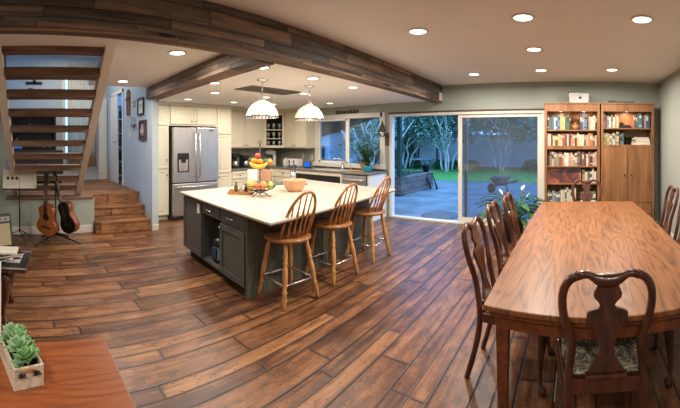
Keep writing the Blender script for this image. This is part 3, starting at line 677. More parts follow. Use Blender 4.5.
dp = MB().box(.10, .36, -.056, -.05, .95, 1.33).box(.12, .34, -.062, -.056, 1.22, 1.31).build('dispenser', M['black'], dl, bev=.004)
MB().box(.13, .33, -.060, -.05, .97, 1.20).build('dispenser_bay', M['chrome'], dl); MB().box(.19, .27, -.085, -.058, 1.14, 1.21).build('spout', M['black'], dl)
MB().box(.83, .93, -.056, -.05, 1.78, 1.80).build('badge', M['black'], dr)
# base cabinets
YC = 5.76
base = thing('base_cabinet', 'cream base cabinet run between pantry and kitchen corner', 'cabinet', (-6.47, 4.475, 0), R(90))
MB().box(0, 1.28, 0, .62, .09, .905).box(0, 1.28, .06, .62, 0, .09).build('body', M['cream'], base)
for k in range(3):
    shaker(base, 'drawer', .02+.42*k, .42+.42*k, .72, .89, M['cream'], (.22+.42*k, .81)); shaker(base, 'door', .02+.42*k, .42+.42*k, .11, .70, M['cream'], (.38+.42*k, .6))
cabinet('base_cabinet', 'cream drawer cabinet in the corner under the toaster', (-6.46, YC), 0, .62, .62, 0, .905, [dict(n='drawer', x=(.02, .6), z=(.72, .89), k=(.31, .81)), dict(x=(.02, .31), z=(.11, .70), k=(.27, .6)), dict(x=(.31, .6), z=(.11, .70), k=(.35, .6))], toe=.09)
sk = thing('sink_cabinet', 'cream sink cabinet with a dark open shelf under the window', 'cabinet', (-5.84, YC, 0))
MB().box(0, 1.42, .02, .62, .09, .905).box(0, 1.42, .06, .62, 0, .09).build('body', M['cream'], sk)
MB().box(.05, 1.38, .005, .019, .70, .84).build('shelf_shade', M['black'], sk)  # flat black panel in place of the shade inside the open shelf
MB().box(0, 1.42, -.01, .02, .84, .905).box(0, .05, -.01, .02, .1, .84).box(1.38, 1.42, -.01, .02, .1, .84).box(.05, 1.38, -.01, .02, .6, .70).build('face_frame', M['cream'], sk)
for k in range(3): shaker(sk, 'door', .05+.443*k, .49+.443*k, .1, .6, M['cream'], (.1+.443*k, .5), ybase=-.0)
dw = thing('dishwasher', 'stainless drawer dishwasher under the stone counter', 'dishwasher', (-4.41, YC, 0))
MB().box(.0, .60, .0, .60, .09, .90).build('body', colmat((60, 60, 62), .5, 'appliance_side'), dw)
o = MB().box(.01, .59, -.03, 0, .50, .88).build('drawer', M['steel'], dw, bev=.004); MB().tube([(.06, -.03, .80), (.06, -.075, .80), (.54, -.075, .80), (.54, -.03, .80)], .013).build('handle', M['chrome'], o)
o = MB().box(.01, .59, -.03, 0, .11, .49).build('drawer', M['steel'], dw, bev=.004); MB().tube([(.06, -.03, .42), (.06, -.075, .42), (.54, -.075, .42), (.54, -.03, .42)], .013).build('handle', M['chrome'], o)
o = B(-3.80, -3.735, YC-.0, YB-.01, .0, .905).build('end_panel', M['white'], bev=.003); tag(o, 'white end panel closing the counter run beside the sliding door', 'panel')
ct = MB().prism([(XK+.005, 4.475), (-6.44, 4.475), (-6.44, YC-.03), (-3.71, YC-.03), (-3.71, YB-.005), (XK+.005, YB-.005)], .907, .947)
o = ct.build('countertop', M['stone'], bev=.005); tag(o, 'grey stone countertop running around the kitchen corner and under the window', 'countertop')
struct('wall_backsplash', MB().box(XK, XK+.012, 4.475, YB, .95, 1.39).box(XK, WX0-.09, YB-.012, YB, .95, 1.39).box(WX0-.09, -3.72, YB-.012, YB, .95, WZ0-.06), M['tile'])
# upper cabinets
cabinet('wall_cabinet', 'cream two-door wall cabinet beside the pantry', (-6.78, 4.475), R(90), 1.20, .33, 1.40, HC,
        [dict(x=(.01, .60), z=(1.42, 2.27), k=(.55, 1.47)), dict(x=(.60, 1.19), z=(1.42, 2.27), k=(.65, 1.47))], crown=True)
cabinet('wall_cabinet', 'cream wall cabinet between corner glassware and window', (-6.44, 6.06), 0, .74, .33, 1.40, HC,
        [dict(x=(.01, .37), z=(1.42, 2.27), k=(.33, 1.47)), dict(x=(.37, .73), z=(1.42, 2.27), k=(.41, 1.47))], crown=True)
gc = thing('corner_glass_cabinet', 'corner wall cabinet with open glassware shelves', 'cabinet', (-6.61, 5.87, 0), math.atan2(.375, .34))
m2 = MB().M
inv = Matrix.Rotation(-math.atan2(.375, .34), 4, 'Z') @ Matrix.Translation((6.61, -5.87, 0))
def cornerbox(z0, z1):
    mb = MB(); mb.M = inv
    return mb.prism([(-6.78, 5.68), (-6.44, 6.055), (-6.44, 6.38), (-7.10, 6.38), (-7.10, 5.68)], z0, z1)
for z0, z1, nm in ((1.40, 1.42, 'bottom'), (1.84, 1.855, 'shelf'), (1.62, 1.635, 'shelf'), (2.27, HC, 'top')): cornerbox(z0, z1).build(nm, M['cream'], gc)
mb = MB(); mb.M = inv; mb.box(-7.10, -7.08, 5.68, 6.38, 1.42, 2.27).box(-7.08, -6.44, 6.36, 6.38, 1.42, 2.27).build('back', colmat((90, 84, 76), .7, 'cabinet_inside'), gc)
mb = MB().box(-.255, -.195, -.01, .02, 1.42, 2.27).box(.195, .255, -.01, .02, 1.42, 2.27).box(-.2, .2, -.01, .02, 2.21, 2.27).box(-.2, .2, -.01, .02, 1.42, 1.46); mb.build('door_frame', M['cream'], gc)
random.seed(8)
for zi, z in enumerate((1.42, 1.635, 1.855)):
    for k in range(4):
        x_, y_ = -6.86+.10*k+.03, 5.86+.10*k+.0
        t = MB().lathe([(.025, 0), (.03, .005), (.012, .02), (.012, .05), (.035, .08), (.04, .13), (.037, .15)], n=12, cap=True).build('drinking_glass', plain('glassware', srgb(200, 204, 206), .15, .3) if (zi+k) == 0 else bpy.data.materials['glassware'])
        t.location = (x_, y_, z+.001); tag(t, 'stemmed glass on the %s shelf of the corner cabinet, %s' % (('bottom', 'middle', 'top')[zi], ('leftmost', 'second from left', 'second from right', 'rightmost')[k]), 'glass', 'glasses on the %s corner cabinet shelf' % ('bottom', 'middle', 'top')[zi])

# counter appliances
CZ = .948
def onc(px, d=0):                                  # on the counters: pixel column at given depth line
    return None
def coffee(loc, rz, lab, h=.34):
    t = thing('coffee_maker', lab, 'coffee maker', loc, rz)
    MB().box(-.10, .10, -.13, .13, 0, .03).build('base', M['black'], t, bev=.01); MB().box(-.10, .10, .02, .13, .03, h).build('body', M['black'], t, bev=.012)
    MB().box(-.10, .10, -.12, .13, h-.09, h).build('brew_head', M['black'], t, bev=.015); MB().lathe([(.06, 0), (.075, .05), (.06, .12), (.045, .13)], (0, -.05, .035), 16).build('carafe', M['chrome'], t)
coffee((-6.75, 4.75, CZ), R(90), 'black coffee maker on the counter beside the pantry'); coffee((-6.72, 5.05, CZ), R(80), 'smaller black coffee maker, nearer the kitchen corner', .29)
x, z = onY(273, 0, 6.15)[0], 0
t = thing('stand_mixer', 'silver and white stand mixer in the kitchen corner', 'mixer', (x+.05, 6.05, CZ), R(-40))
MB().box(-.09, .09, -.15, .12, 0, .035).build('base', M['white'], t, bev=.015); MB().box(-.04, .04, .04, .12, .035, .28).build('column', M['white'], t, bev=.015)
mb = MB(); mb.M = Matrix.Translation((0, -.02, .33)); mb.ball((0, 0, 0), .075, 14, (.9, 2.0, .95)); mb.build('motor_head', M['white'], t)
MB().lathe([(.045, 0), (.085, .05), (.10, .14), (.102, .15)], (0, -.07, .038), 20).build('bowl', M['chrome'], t)
x = onY(285, 0, 6.05)[0]
t = thing('white_canister', 'white lidded canister between mixer and toaster', 'canister', (x, 6.08, CZ)); MB().lathe([(.07, 0), (.075, .01), (.075, .15), (.07, .16)], n=20).build('body', M['white'], t); MB().lathe([(.076, .16), (.076, .175), (.02, .185), (.015, .205), (.001, .21)], n=20).build('lid', M['white'], t)
x = onY(295, 0, 6.05)[0]
t = thing('toaster', 'white toaster with dark dials on the corner counter', 'toaster', (x, 6.05, CZ)); MB().box(-.16, .16, -.11, .11, .012, .20).build('body', M['white'], t, bev=.02)
for s_ in (-1, 1): MB().box(-.12, .12, s_*.04-.015, s_*.04+.015, .199, .203).build('slot', M['black'], t)
for s_ in (-.08, .08):
    MB().box(s_-.012, s_+.012, -.13, -.11, .10, .16).build('lever', M['black'], t)
    q = MB(); q.M = Matrix.Translation((s_, -.11, .06)) @ Matrix.Rotation(PI/2, 4, 'X'); q.lathe([(.02, 0), (.018, .015)], n=14).build('dial', M['black'], t)
for sx_ in (-.12, .12):
    for sy_ in (-.08, .08): MB().lathe([(.012, 0), (.012, .013)], (sx_, sy_, 0), 10).build('foot', M['black'], t)
x = onY(306, 0, 6.0)[0]
t = thing('smart_display', 'small smart display with a glowing blue screen', 'display', (x, 6.02, CZ)); q = MB(); q.M = Matrix.Rotation(R(-12), 4, 'X'); q.box(-.10, .10, 0, .025, .01, .15); q.build('case', M['black'], t, bev=.006)
q = MB(); q.M = Matrix.Rotation(R(-12), 4, 'X'); q.box(-.088, .088, -.003, 0, .025, .138); q.build('screen', M['screen'], t); MB().box(-.07, .07, .0, .09, 0, .02).build('foot', M['black'], t)
for px, py, lab in ((303, 156, 'white wall outlet above the toaster'), (312, 157, 'white wall outlet beside the window casing')):
    x, z = onY(px, py, YB-.012)
    t = thing('wall_outlet', lab, 'outlet', (x, YB-.012, z)); MB().box(-.037, .037, -.006, 0, -.06, .06).build('plate', M['white'], t, bev=.002)
    for s_ in (-1, 1): MB().box(-.016, .016, -.009, -.006, s_*.026-.014, s_*.026+.014).build('socket', M['black'], t)
# sink and tap
x = onY(334, 0, 6.05)[0]
t = thing('kitchen_sink', 'white undermount sink set in the stone counter', 'sink', (x, 6.02, CZ)); 
MB().box(-.36, .36, -.20, .19, -.001, .004).build('rim', M['white'], t, bev=.002); MB().box(-.33, .33, -.17, .16, .0042, .006).build('basin', colmat((150, 146, 138), .3, 'sink_basin'), t)
x = onY(343, 0, 6.3)[0]
t = thing('kitchen_faucet', 'chrome gooseneck tap behind the kitchen sink', 'faucet', (x, 6.28, CZ))
MB().lathe([(.03, 0), (.028, .02), (.016, .03), (.016, .14)], n=14).build('base', M['chrome'], t)
MB().tube([(0, 0, .12), (0, 0, .19), (-.06, -.06, .235), (-.14, -.13, .23), (-.17, -.16, .19)], .013, 10).build('spout', M['chrome'], t); MB().tube([(0, 0, .10), (.07, -.02, .15)], .008).build('lever', M['chrome'], t)
t = thing('soap_dispenser', 'small chrome soap dispenser beside the kitchen tap', 'soap dispenser', (x+.22, 6.28, CZ)); MB().lathe([(.018, 0), (.018, .05), (.008, .06), (.008, .10)], n=12).build('bottle', M['chrome'], t); MB().tube([(0, 0, .10), (0, -.05, .105)], .006).build('nozzle', M['chrome'], t)
x = onY(357, 0, 6.05)[0]
t = thing('cutting_board', 'round wooden board on the counter by the teal pot', 'board', (x, 6.0, CZ)); MB().lathe([(.15, 0), (.155, .008), (.15, .016)], n=26).build('board', M['basket'], t)
MB().box(.14, .22, -.02, .02, .002, .014).build('handle', M['basket'], t)
x = onY(368, 0, 6.1)[0]
t = thing('herb_pot', 'teal ceramic pot of bushy herbs on the window counter', 'potted plant', (x, 6.08, CZ))
MB().lathe([(.085, 0), (.10, .02), (.115, .10), (.115, .115), (.10, .115), (.09, .09)], n=24).build('pot', M['teal'], t)
rnd = random.Random(5); mb = MB(); sm_ = MB()
for k in range(46):
    a = rnd.uniform(0, 6.28); L_ = rnd.uniform(.25, .60); ln_ = rnd.uniform(.05, .32); p0 = Vector((0, 0, .09)); p2 = Vector((ln_*math.cos(a), min(.2, ln_*.6*math.sin(a)), .09+L_))
    p1 = (p0+p2)/2+Vector((0, 0, .05)); sm_.tube([p0, p1, p2], .003, 4)
    for q in range(12):
        tt = .25+.75*q/11; p = p0.lerp(p1, tt*2) if tt < .5 else p1.lerp(p2, tt*2-1); d = (rnd.gauss(0, 1), rnd.gauss(0, 1), rnd.gauss(0, .6))
        mb.leaf(p, d, (0, 0, 1), rnd.uniform(.035, .06), .024, seg=2)
sm_.build('stems', M['leaf_dark'], t); mb.build('leaves', M['leaf'], t)
x = onY(363.5, 0, 6.1)[0]
t = thing('woven_basket', 'small tan woven planter basket behind the teal pot', 'basket', (x-.04, 6.22, CZ)); MB().lathe([(.075, 0), (.09, .05), (.12, .17), (.13, .18), (.115, .18), (.10, .12)], n=20, ribs=.03).build('basket', M['basket'], t)
mb = MB()
for k in range(16):
    a = k*2.4; mb.leaf((0, 0, .15), (math.cos(a), math.sin(a)*.5, .7), (0, 0, 1), .16, .05)
mb.build('leaves', M['leaf_dark'], t)
# wall lamp
x, z = onY(388.5, 136, YB); 
t = thing('wall_sconce', 'rustic brown metal wall lantern between window and sliding door', 'wall light', (x-.02, YB, z+.04)); t.scale = (1.5, 1.3, 1.5)
MB().box(-.05, .05, -.02, 0, -.16, .02).build('backplate', M['soffit'], t, bev=.006)
MB().tube([(0, -.02, -.05), (0, -.08, -.02), (-.02, -.11, .10), (-.03, -.11, .17)], .01).build('arm', M['soffit'], t)
MB().lathe([(.055, -.03), (.05, .0), (.03, .05), (.012, .09), (.006, .12)], (-.03, -.11, .06), 14).build('lantern_shade', M['soffit'], t)
MB().lathe([(.03, 0), (.038, .05), (.03, .09)], (-.03, -.11, -.04), 12).build('lantern_glass', M['glass'], t)
# lettering above the window
x, z = onY(347, 112.5, YB)
t = thing('word_sign', 'dark cut-out word sign standing above the kitchen window', 'sign', (x, YB-.012, 0))
MB().box(-.30, .30, -.012, .010, 2.185, 2.205).build('bar', M['soffit'], t)
fc = bpy.data.curves.new('lettering', 'FONT'); fc.body = 'love our kitchen'; fc.size = .098; fc.extrude = .006; fc.align_x = 'CENTER'; fc.shear = .3
ft = bpy.data.objects.new('text_source', fc); lm = bpy.data.meshes.new_from_object(ft); bpy.data.objects.remove(ft); lm.materials.clear(); lm.materials.append(M['soffit'])
fo = bpy.data.objects.new('lettering', lm); C.objects.link(fo); fo.parent = t; fo.rotation_euler = (PI/2, 0, 0); fo.location = (0, -.002, 2.207)

# pendants
def pendant(x, y, lab):
    t = thing('pendant_lamp', lab, 'pendant light', (x, y, HK), 0, 'pendant lamps over the island')
    MB().lathe([(.005, -.035), (.03, -.03), (.07, -.008), (.075, 0)], n=24).build('canopy', M['chrome'], t)
    MB().tube([(0, 0, -.03), (0, 0, -.22)], .006).build('stem', M['chrome'], t)
    MB().lathe([(.05, -.275), (.045, -.25), (.022, -.235), (.02, -.20), (.008, -.195)], n=18).build('cap', M['chrome'], t)
    pr = [(.05, -.27), (.09, -.285), (.135, -.32), (.17, -.365), (.195, -.42), (.203, -.455)]
    MB().lathe(pr, n=56, cap=False, ribs=.018).build('shade', M['shade'], t)
    MB().lathe([(.202, -.452), (.208, -.455), (.208, -.478), (.202, -.482)], n=40, cap=False).build('rim_band', M['chrome'], t)
    sl = MB()
    for k in range(28):
        a = 2*PI*k/28; q = Matrix.Rotation(a, 4, 'Z'); sl.M = q; sl.box(.207, .2095, -.014, .014, -.474, -.460)
    sl.build('band_slots', M['blackmetal'], t)
    MB().ball((0, 0, -.36), .035, 14, (1, 1, 1.2)).build('bulb', M['bulb'], t)
    l = bpy.data.lights.new('lamp', 'POINT'); l.energy = PENDANT_W; l.color = (1, .83, .64); l.shadow_soft_size = .05
    o = bpy.data.objects.new('lamp', l); C.objects.link(o); o.parent = t; o.location = (0, 0, -.41)
pendant(-3.46, 2.87, 'ribbed glass dome pendant over the fruit stand, nearer one'); pendant(-3.42, 3.70, 'ribbed glass dome pendant over the terracotta bowl, farther one')

# ------------------------------------------------------------------ island (slightly out of square, as built)
IZ = .857
PN, PL, PR = Vector((-2.34, 2.03, 0)), Vector((-4.50, 2.236, 0)), Vector((-2.554, 4.63, 0))
eu = (PL-PN).normalized(); ev = (PR-PN).normalized(); UL, VL = (PL-PN).length, (PR-PN).length
# local frame: +x = eu reversed so that the end face looks along -y; origin at the left corner L
ML = Matrix(((-eu.x, ev.x, 0, 0), (-eu.y, ev.y, 0, 0), (0, 0, 1, 0), (0, 0, 0, 1)))
isl = thing('kitchen_island', 'large charcoal kitchen island base with open bay and drawers', 'kitchen island', tuple(PL))
def I(): mb = MB(); mb.M = ML; return mb
x0, xN = .03, UL-.48; y0, yN = .07, VL-.05        # body footprint
xa_, xb_ = x0+.62, x0+1.10                         # open bay
TB = IZ-.035
I().box(x0, xa_, y0, yN, .08, TB).box(xb_, xN, y0, yN, .08, TB).box(xa_, xb_, y0+.55, yN, .08, TB).box(xa_, xb_, y0, y0+.55, .08, .11).box(xa_, xb_, y0, y0+.55, TB-.16, TB).build('body', M['island'], isl)
I().box(x0+.05, xN-.05, y0+.07, yN-.05, 0, .08).build('plinth', M['black'], isl)
d = shaker(isl, 'door', x0+.01, xa_-.01, .10, TB-.02, M['island'], None, ybase=y0, M_=ML, raised=False)
q = I(); a, b_, c, e_ = x0+.014, xa_-.014, .104, TB-.024
for r_ in ((a, a+.06, c, e_), (b_-.06, b_, c, e_), (a+.06, b_-.06, e_-.06, e_), (a+.06, b_-.06, c, c+.06)): q.box(r_[0], r_[1], y0-.03, y0-.02, r_[2], r_[3])
q.build('panel', M['island'], d)
I().box(xa_-.125, xa_-.05, y0-.036, y0-.03, TB-.17, TB-.05).build('outlet_plate', M['white'], isl)['label'] = 'white outlet plate'
shaker(isl, 'drawer', xa_+.01, xb_-.01, TB-.15, TB-.02, M['island'], ((xa_+xb_)/2, TB-.075), ybase=y0, M_=ML, pull=True, raised=False)
shaker(isl, 'drawer', xb_+.01, xN-.01, TB-.15, TB-.02, M['island'], ((xb_+xN)/2, TB-.075), ybase=y0, M_=ML, pull=True, raised=False)
d = shaker(isl, 'door', xb_+.01, xN-.01, .10, TB-.17, M['island'], (xb_+.04, TB-.22), ybase=y0, M_=ML, raised=False)
q = I(); a, b_, c, e_ = xb_+.014, xN-.014, .104, TB-.174
for r_ in ((a, a+.06, c, e_), (b_-.06, b_, c, e_), (a+.06, b_-.06, e_-.06, e_), (a+.06, b_-.06, c, c+.06)): q.box(r_[0], r_[1], y0-.03, y0-.02, r_[2], r_[3])
q.build('panel', M['island'], d)
I().box(xN, xN+.02, y0-.02, yN, .0, TB).build('side_panel', M['island_side'], isl)
for k in range(4): I().box(xN+.02, xN+.028, y0-.02+.63*k, y0+.05+.63*k, 0, TB).build('side_batten', M['island_side'], isl)
top = I(); top.box(0, UL, 0, VL, IZ-.022, IZ); o = top.build('island_countertop', M['quartz'], None, tuple(PL), bev=.004); tag(o, 'large white quartz countertop on the charcoal island', 'countertop')
q = I().box(.012, UL-.012, .012, VL-.012, IZ-.036, IZ-.022).build('underlayer', M['quartz_edge'], o, None)
# appliance in the bay
def ip(u_, v_): 
    p = PL+(-eu)*u_+ev*v_; return (p.x, p.y)
x, y = ip(xb_-.22, y0+.17)
t = thing('pressure_cooker', 'black and steel pressure cooker in the open bay of the island', 'pressure cooker', (x, y, .11))
MB().lathe([(.115, 0), (.13, .02), (.135, .05)], n=24).build('base', M['black'], t); MB().lathe([(.132, .05), (.132, .20)], n=24, cap=False).build('band', colmat((120, 140, 160), .3, 'dark_steel'), t)
MB().lathe([(.138, .20), (.138, .235), (.11, .28), (.04, .30), (.035, .33), (.001, .335)], n=24).build('lid', M['black'], t); MB().box(-.05, .05, -.142, -.12, .06, .18).build('control_panel', colmat((40, 60, 84), .3, 'control'), t)

# things on the island
LAT = Vector((.633, .774, 0)); DEP = Vector((-.774, .633, 0))
bx0, by0 = gp(260, 196, IZ)
bc = Vector((bx0, by0, IZ))
t = thing('fruit_stand', 'two-tier black wire fruit stand on the island', 'fruit stand', tuple(bc))
MB().tube([(0, 0, .02), (0, 0, .66)], .007).build('post', M['blackmetal'], t); MB().tube([(0, 0, .66), (.03, 0, .69), (0, 0, .72), (-.03, 0, .69), (0, 0, .66)], .005).build('ring_handle', M['blackmetal'], t)
for k in range(4):
    a = k*PI/2+.3; MB().tube([(0, 0, .04), (.07*math.cos(a), .07*math.sin(a), .05), (.14*math.cos(a), .14*math.sin(a), .012), (.17*math.cos(a), .17*math.sin(a), .012)], .005).build('leg', M['blackmetal'], t)
for R_, z in ((.20, .07), (.165, .36)):
    mb = MB()
    for rr, dz in ((R_, .075), (R_*.85, .03), (R_*.45, .0)): mb.tube([(rr*math.cos(a*PI/14), rr*math.sin(a*PI/14), z+dz) for a in range(28)], .0035, 5, closed=True)
    for k in range(16):
        a = 2*PI*k/16; mb.tube([(0, 0, z), (R_*.45*math.cos(a), R_*.45*math.sin(a), z), (R_*.85*math.cos(a), R_*.85*math.sin(a), z+.03), (R_*math.cos(a), R_*math.sin(a), z+.075)], .0025, 4)
    mb.build('wire_bowl', M['blackmetal'], t)
def fruit(name, s, d, z, r, rgb, lab, sc=(1, 1, 1), stem=True):
    p = bc+LAT*s-DEP*d
    mb = MB(); pr = [(max(.002, math.sin(PI*i/10)), -math.cos(PI*i/10)*(1 if i < 8 else .93)) for i in range(11)]
    mb.M = Matrix.Diagonal((r*sc[0], r*sc[1], r*sc[2], 1)); mb.lathe(pr, n=16); mb.M = Matrix()
    o = thing(name, lab, name.replace('_', ' '), (p.x, p.y, IZ+z), random.uniform(0, 3)); mb.build('flesh', colmat(rgb, .4, 'fruit_skin'), o)
    if stem: MB().tube([(0, 0, r*sc[2]*.85), (.004, 0, r*sc[2]*1.12)], .003, 5).build('stem', M['bark'], o)
fruit('orange', -.07, .06, .455, .042, (236, 140, 36), 'orange at the left front of the upper fruit tier'); fruit('orange', .125, .03, .44, .042, (240, 146, 40), 'orange at the right edge of the upper fruit tier')
fruit('orange', .07, -.05, .44, .04, (238, 142, 38), 'orange half hidden at the back of the upper fruit tier'); fruit('orange', .00, .09, .445, .042, (232, 132, 40), 'orange in the front middle of the upper fruit tier')
fruit('avocado', -.12, -.02, .45, .038, (60, 78, 40), 'dark green avocado at the left of the upper fruit tier', (1, 1, 1.3)); fruit('avocado', .06, .05, .445, .038, (58, 80, 44), 'dark green avocado at the right of the upper fruit tier', (1.2, 1, 1.1))
fruit('apple', -.03, 0, .52, .038, (196, 84, 56), 'red apple on top of the upper fruit tier')
fruit('melon', -.11, .03, .155, .066, (206, 184, 104), 'yellow melon at the left of the lower fruit tier'); fruit('apple', -.04, .12, .14, .04, (206, 96, 70), 'red apple in front on the lower fruit tier')
fruit('mango', .04, .06, .145, .052, (214, 146, 78), 'orange mango in the middle of the lower fruit tier', (1, 1, 1.15)); fruit('apple', -.01, -.08, .145, .042, (120, 150, 60), 'green apple at the back of the lower fruit tier')
fruit('pear', .13, .02, .14, .042, (176, 184, 96), 'yellow-green pear at the right of the lower fruit tier', (1, 1, 1.3)); fruit('avocado', .10, -.09, .145, .045, (84, 110, 56), 'green avocado at the back right of the lower fruit tier', (1, 1, 1.2))
fruit('pear', -.055, -.04, .15, .044, (150, 168, 84), 'green pear behind the melon on the lower fruit tier', (1, 1, 1.3)); fruit('mango', .15, -.04, .135, .045, (96, 128, 70), 'green mango at the far right of the lower fruit tier', (1.3, 1, 1))
for k in range(4):
    mb = MB(); pts = []
    for q in range(9):
        a = -.95+1.9*q/8; pts.append(tuple(LAT*(.135*math.sin(a)-.02)-DEP*(.12+.024*k)+Vector((0, 0, .36+.14-.12*math.cos(a)+.016*(k % 2)))))
    mb.tube(pts, [.006, .014, .018, .019, .019, .018, .017, .012, .005], 8)
    o = mb.build('banana', colmat((224, 190, 70), .5, 'fruit_skin'), None, tuple(bc)); tag(o, 'yellow banana in front of the upper fruit tier, %s of the bunch' % ('innermost', 'second from inside', 'second from outside', 'outermost')[k], 'banana', 'bananas on the fruit stand')
x, y = gp(241, 193.5, IZ)
t = thing('serving_tray', 'square wooden tray at the left of the fruit stand', 'tray', (x, y, IZ), R(48))
MB().box(-.17, .17, -.12, .12, 0, .012).build('base', M['basket'], t)
for a in ((-.17, .17, -.12, -.108, .012, .04), (-.17, .17, .108, .12, .012, .04), (-.17, -.158, -.108, .108, .012, .04), (.158, .17, -.108, .108, .012, .04)): MB().box(*a).build('side', M['basket'], t)
def bottle(px, py, h, r, rgb, name, lab, cap=(30, 28, 28)):
    x, y = gp(px, py, IZ+.012); t = thing(name, lab, name.replace('_', ' '), (x, y, IZ+.0125))
    MB().lathe([(r*.95, 0), (r, .005), (r, h*.62), (r*.45, h*.78), (r*.42, h*.93)], n=14).build('body', colmat(rgb, .2, 'bottle_glass'), t); MB().lathe([(r*.5, h*.93), (r*.5, h)], n=12).build('cap', colmat(cap, .4, 'cap'), t)
bottle(236, 193, .15, .026, (84, 96, 40), 'oil_bottle', 'small olive oil bottle on the wooden tray'); bottle(241, 192, .13, .024, (190, 180, 168), 'salt_shaker', 'pale salt shaker in the middle of the wooden tray', (170, 170, 170)); bottle(246, 193, .12, .024, (60, 44, 40), 'pepper_mill', 'dark pepper mill at the right of the wooden tray')
x, y = gp(292, 191.5, IZ); t = thing('terracotta_bowl', 'wide terracotta mixing bowl on the island', 'bowl', (x, y+.05, IZ))
MB().lathe([(.09, 0), (.095, .006), (.135, .05), (.158, .10), (.165, .145), (.171, .15), (.171, .165), (.159, .165), (.150, .11), (.12, .055), (.07, .02), (.001, .018)], n=36, cap=False).build('bowl', M['terra'], t)
x, y = gp(252.5, 184, IZ); t = thing('white_canister', 'square white canister behind the fruit stand', 'canister', (x, y, IZ), R(40)); MB().box(-.075, .075, -.06, .06, 0, .22).build('body', M['white'], t, bev=.01); MB().box(-.077, .077, -.062, .062, .22, .235).build('lid', M['white'], t, bev=.004)
x, y = gp(266, 181.5, IZ); t = thing('knife_block', 'light wooden block behind the fruit stand, beside the white canister', 'knife block', (x, y, IZ), R(40)); MB().slab([(-.09, -.06, 0), (.09, -.06, 0), (.10, -.06, .19), (-.06, -.06, .22)], -.12).build('block', M['terra'], t)
for k in range(4): MB().tube([(-.05+.035*k, 0, .20), (-.065+.035*k, 0, .27)], .009, 6).build('knife_handle', M['black'], t)
x, y = gp(286, 183.5, IZ); t = thing('cooktop', 'slate grey cooktop set into the far side of the island', 'cooktop', (x, y, IZ), R(48))
MB().box(-.48, .34, -.20, .20, .0005, .012).build('glass_top', colmat((92, 94, 100), .4, 'cooktop'), t, bev=.003)
for a, b_ in ((-.28, 0), (.1, 0)): MB().lathe([(.09, .012), (.09, .016), (.075, .016)], (a, b_, 0), 24, cap=False).build('burner', M['blackmetal'], t)
x, y = gp(293, 180.5, IZ); t = thing('utensil_crock', 'steel crock with dark and blue utensils behind the terracotta bowl', 'utensil holder', (x+.02, y-.02, IZ+.013)); MB().lathe([(.05, 0), (.055, .01), (.055, .13), (.05, .135)], n=18).build('crock', M['chrome'], t)
for k, (a, c_) in enumerate(((0, (30, 40, 60)), (1.3, (24, 24, 26)), (2.6, (60, 90, 140)), (3.9, (28, 30, 36)), (5.2, (50, 60, 80)))):
    mb = MB().tube([(.02*math.cos(a), .02*math.sin(a), .02), (.055*math.cos(a), .055*math.sin(a), .22)], .006, 6); mb.ball((.06*math.cos(a), .06*math.sin(a), .245), .025, 8, (1, .5, 1.2)); mb.build('utensil', colmat(c_, .4, 'utensil'), t)

# stools
def make_stool():
    t = thing('counter_stool', '', 'stool', (0, 0, 0), 0, 'counter stools along the island')
    MB().lathe([(.17, .585), (.215, .59), (.238, .605), (.240, .622), (.22, .634), (.16, .630), (.08, .622), (.001, .62)], n=32).build('seat', M['stoolseat'], t)
    for sx_ in (-1, 1):
        for sy_ in (-1, 1):
            pts = []; rs = []
            for q, rr in ((0, .015), (.06, .018), (.10, .022), (.16, .028), (.23, .019), (.26, .029), (.29, .018), (.36, .025), (.50, .030), (.62, .026), (.67, .018), (.70, .029), (.73, .018), (.78, .026), (.88, .022), (1, .018)):
                pts.append((sx_*(.215-.085*q), sy_*(.215-.085*q), .59*q)); rs.append(rr)
            MB().tube(pts, rs, 12).build('leg', M['stoolwood'], t)
    f_ = .215-.085*.36; z = .21
    for a, b_ in (((-f_, -f_), (f_, -f_)), ((f_, -f_), (f_, f_)), ((f_, f_), (-f_, f_)), ((-f_, f_), (-f_, -f_))): MB().tube([(a[0], a[1], z), (b_[0], b_[1], z)], .0105).build('footrest_bar', M['chrome'], t)
    # bow back at -y, leaning outwards
    hoop = []
    for q in range(21):
        a = PI*q/20; xx = .185*math.cos(a)*(1+.12*math.sin(a)); zz = .62+.47*math.sin(a)**.75; yy = -.10-.09*(1-abs(math.cos(a)))*.0-.16*(zz-.62)/.47-.05*math.sin(a)
        hoop.append((xx*.97, yy, zz))
    MB().tube(hoop, .015, 8).build('back_hoop', M['stoolseat'], t)
    for k in range(5):
        u = (k-2)/2; xx0 = u*.115; xx1 = u*.14; zt = .62+.47*math.sin(math.acos(max(-.99, min(.99, xx1/.2))))**.75-.01
        p0 = Vector((xx0, -.155+.02*abs(u), .625)); p1 = Vector((xx1, -.10-.16*(zt-.62)/.47-.045, zt))
        pts = [p0.lerp(p1, q/6) for q in range(7)]; MB().tube(pts, [.008, .013, .009, .014, .008, .007, .006], 7).build('spindle', M['stoolseat'], t)
    return t
st0 = make_stool()
for k, (x, y, a, lab) in enumerate(((-2.59, 2.48, 85, 'wooden bow-back stool at the near corner of the island'), (-2.62, 3.22, 88, 'middle wooden bow-back stool along the island side'), (-2.66, 4.05, 91, 'wooden bow-back stool at the far end, by the sliding door'))):
    s_ = st0 if k == 0 else tree_copy(st0); s_.location = (x, y, 0); s_.rotation_euler = (0, 0, R(a)); s_['label'] = lab

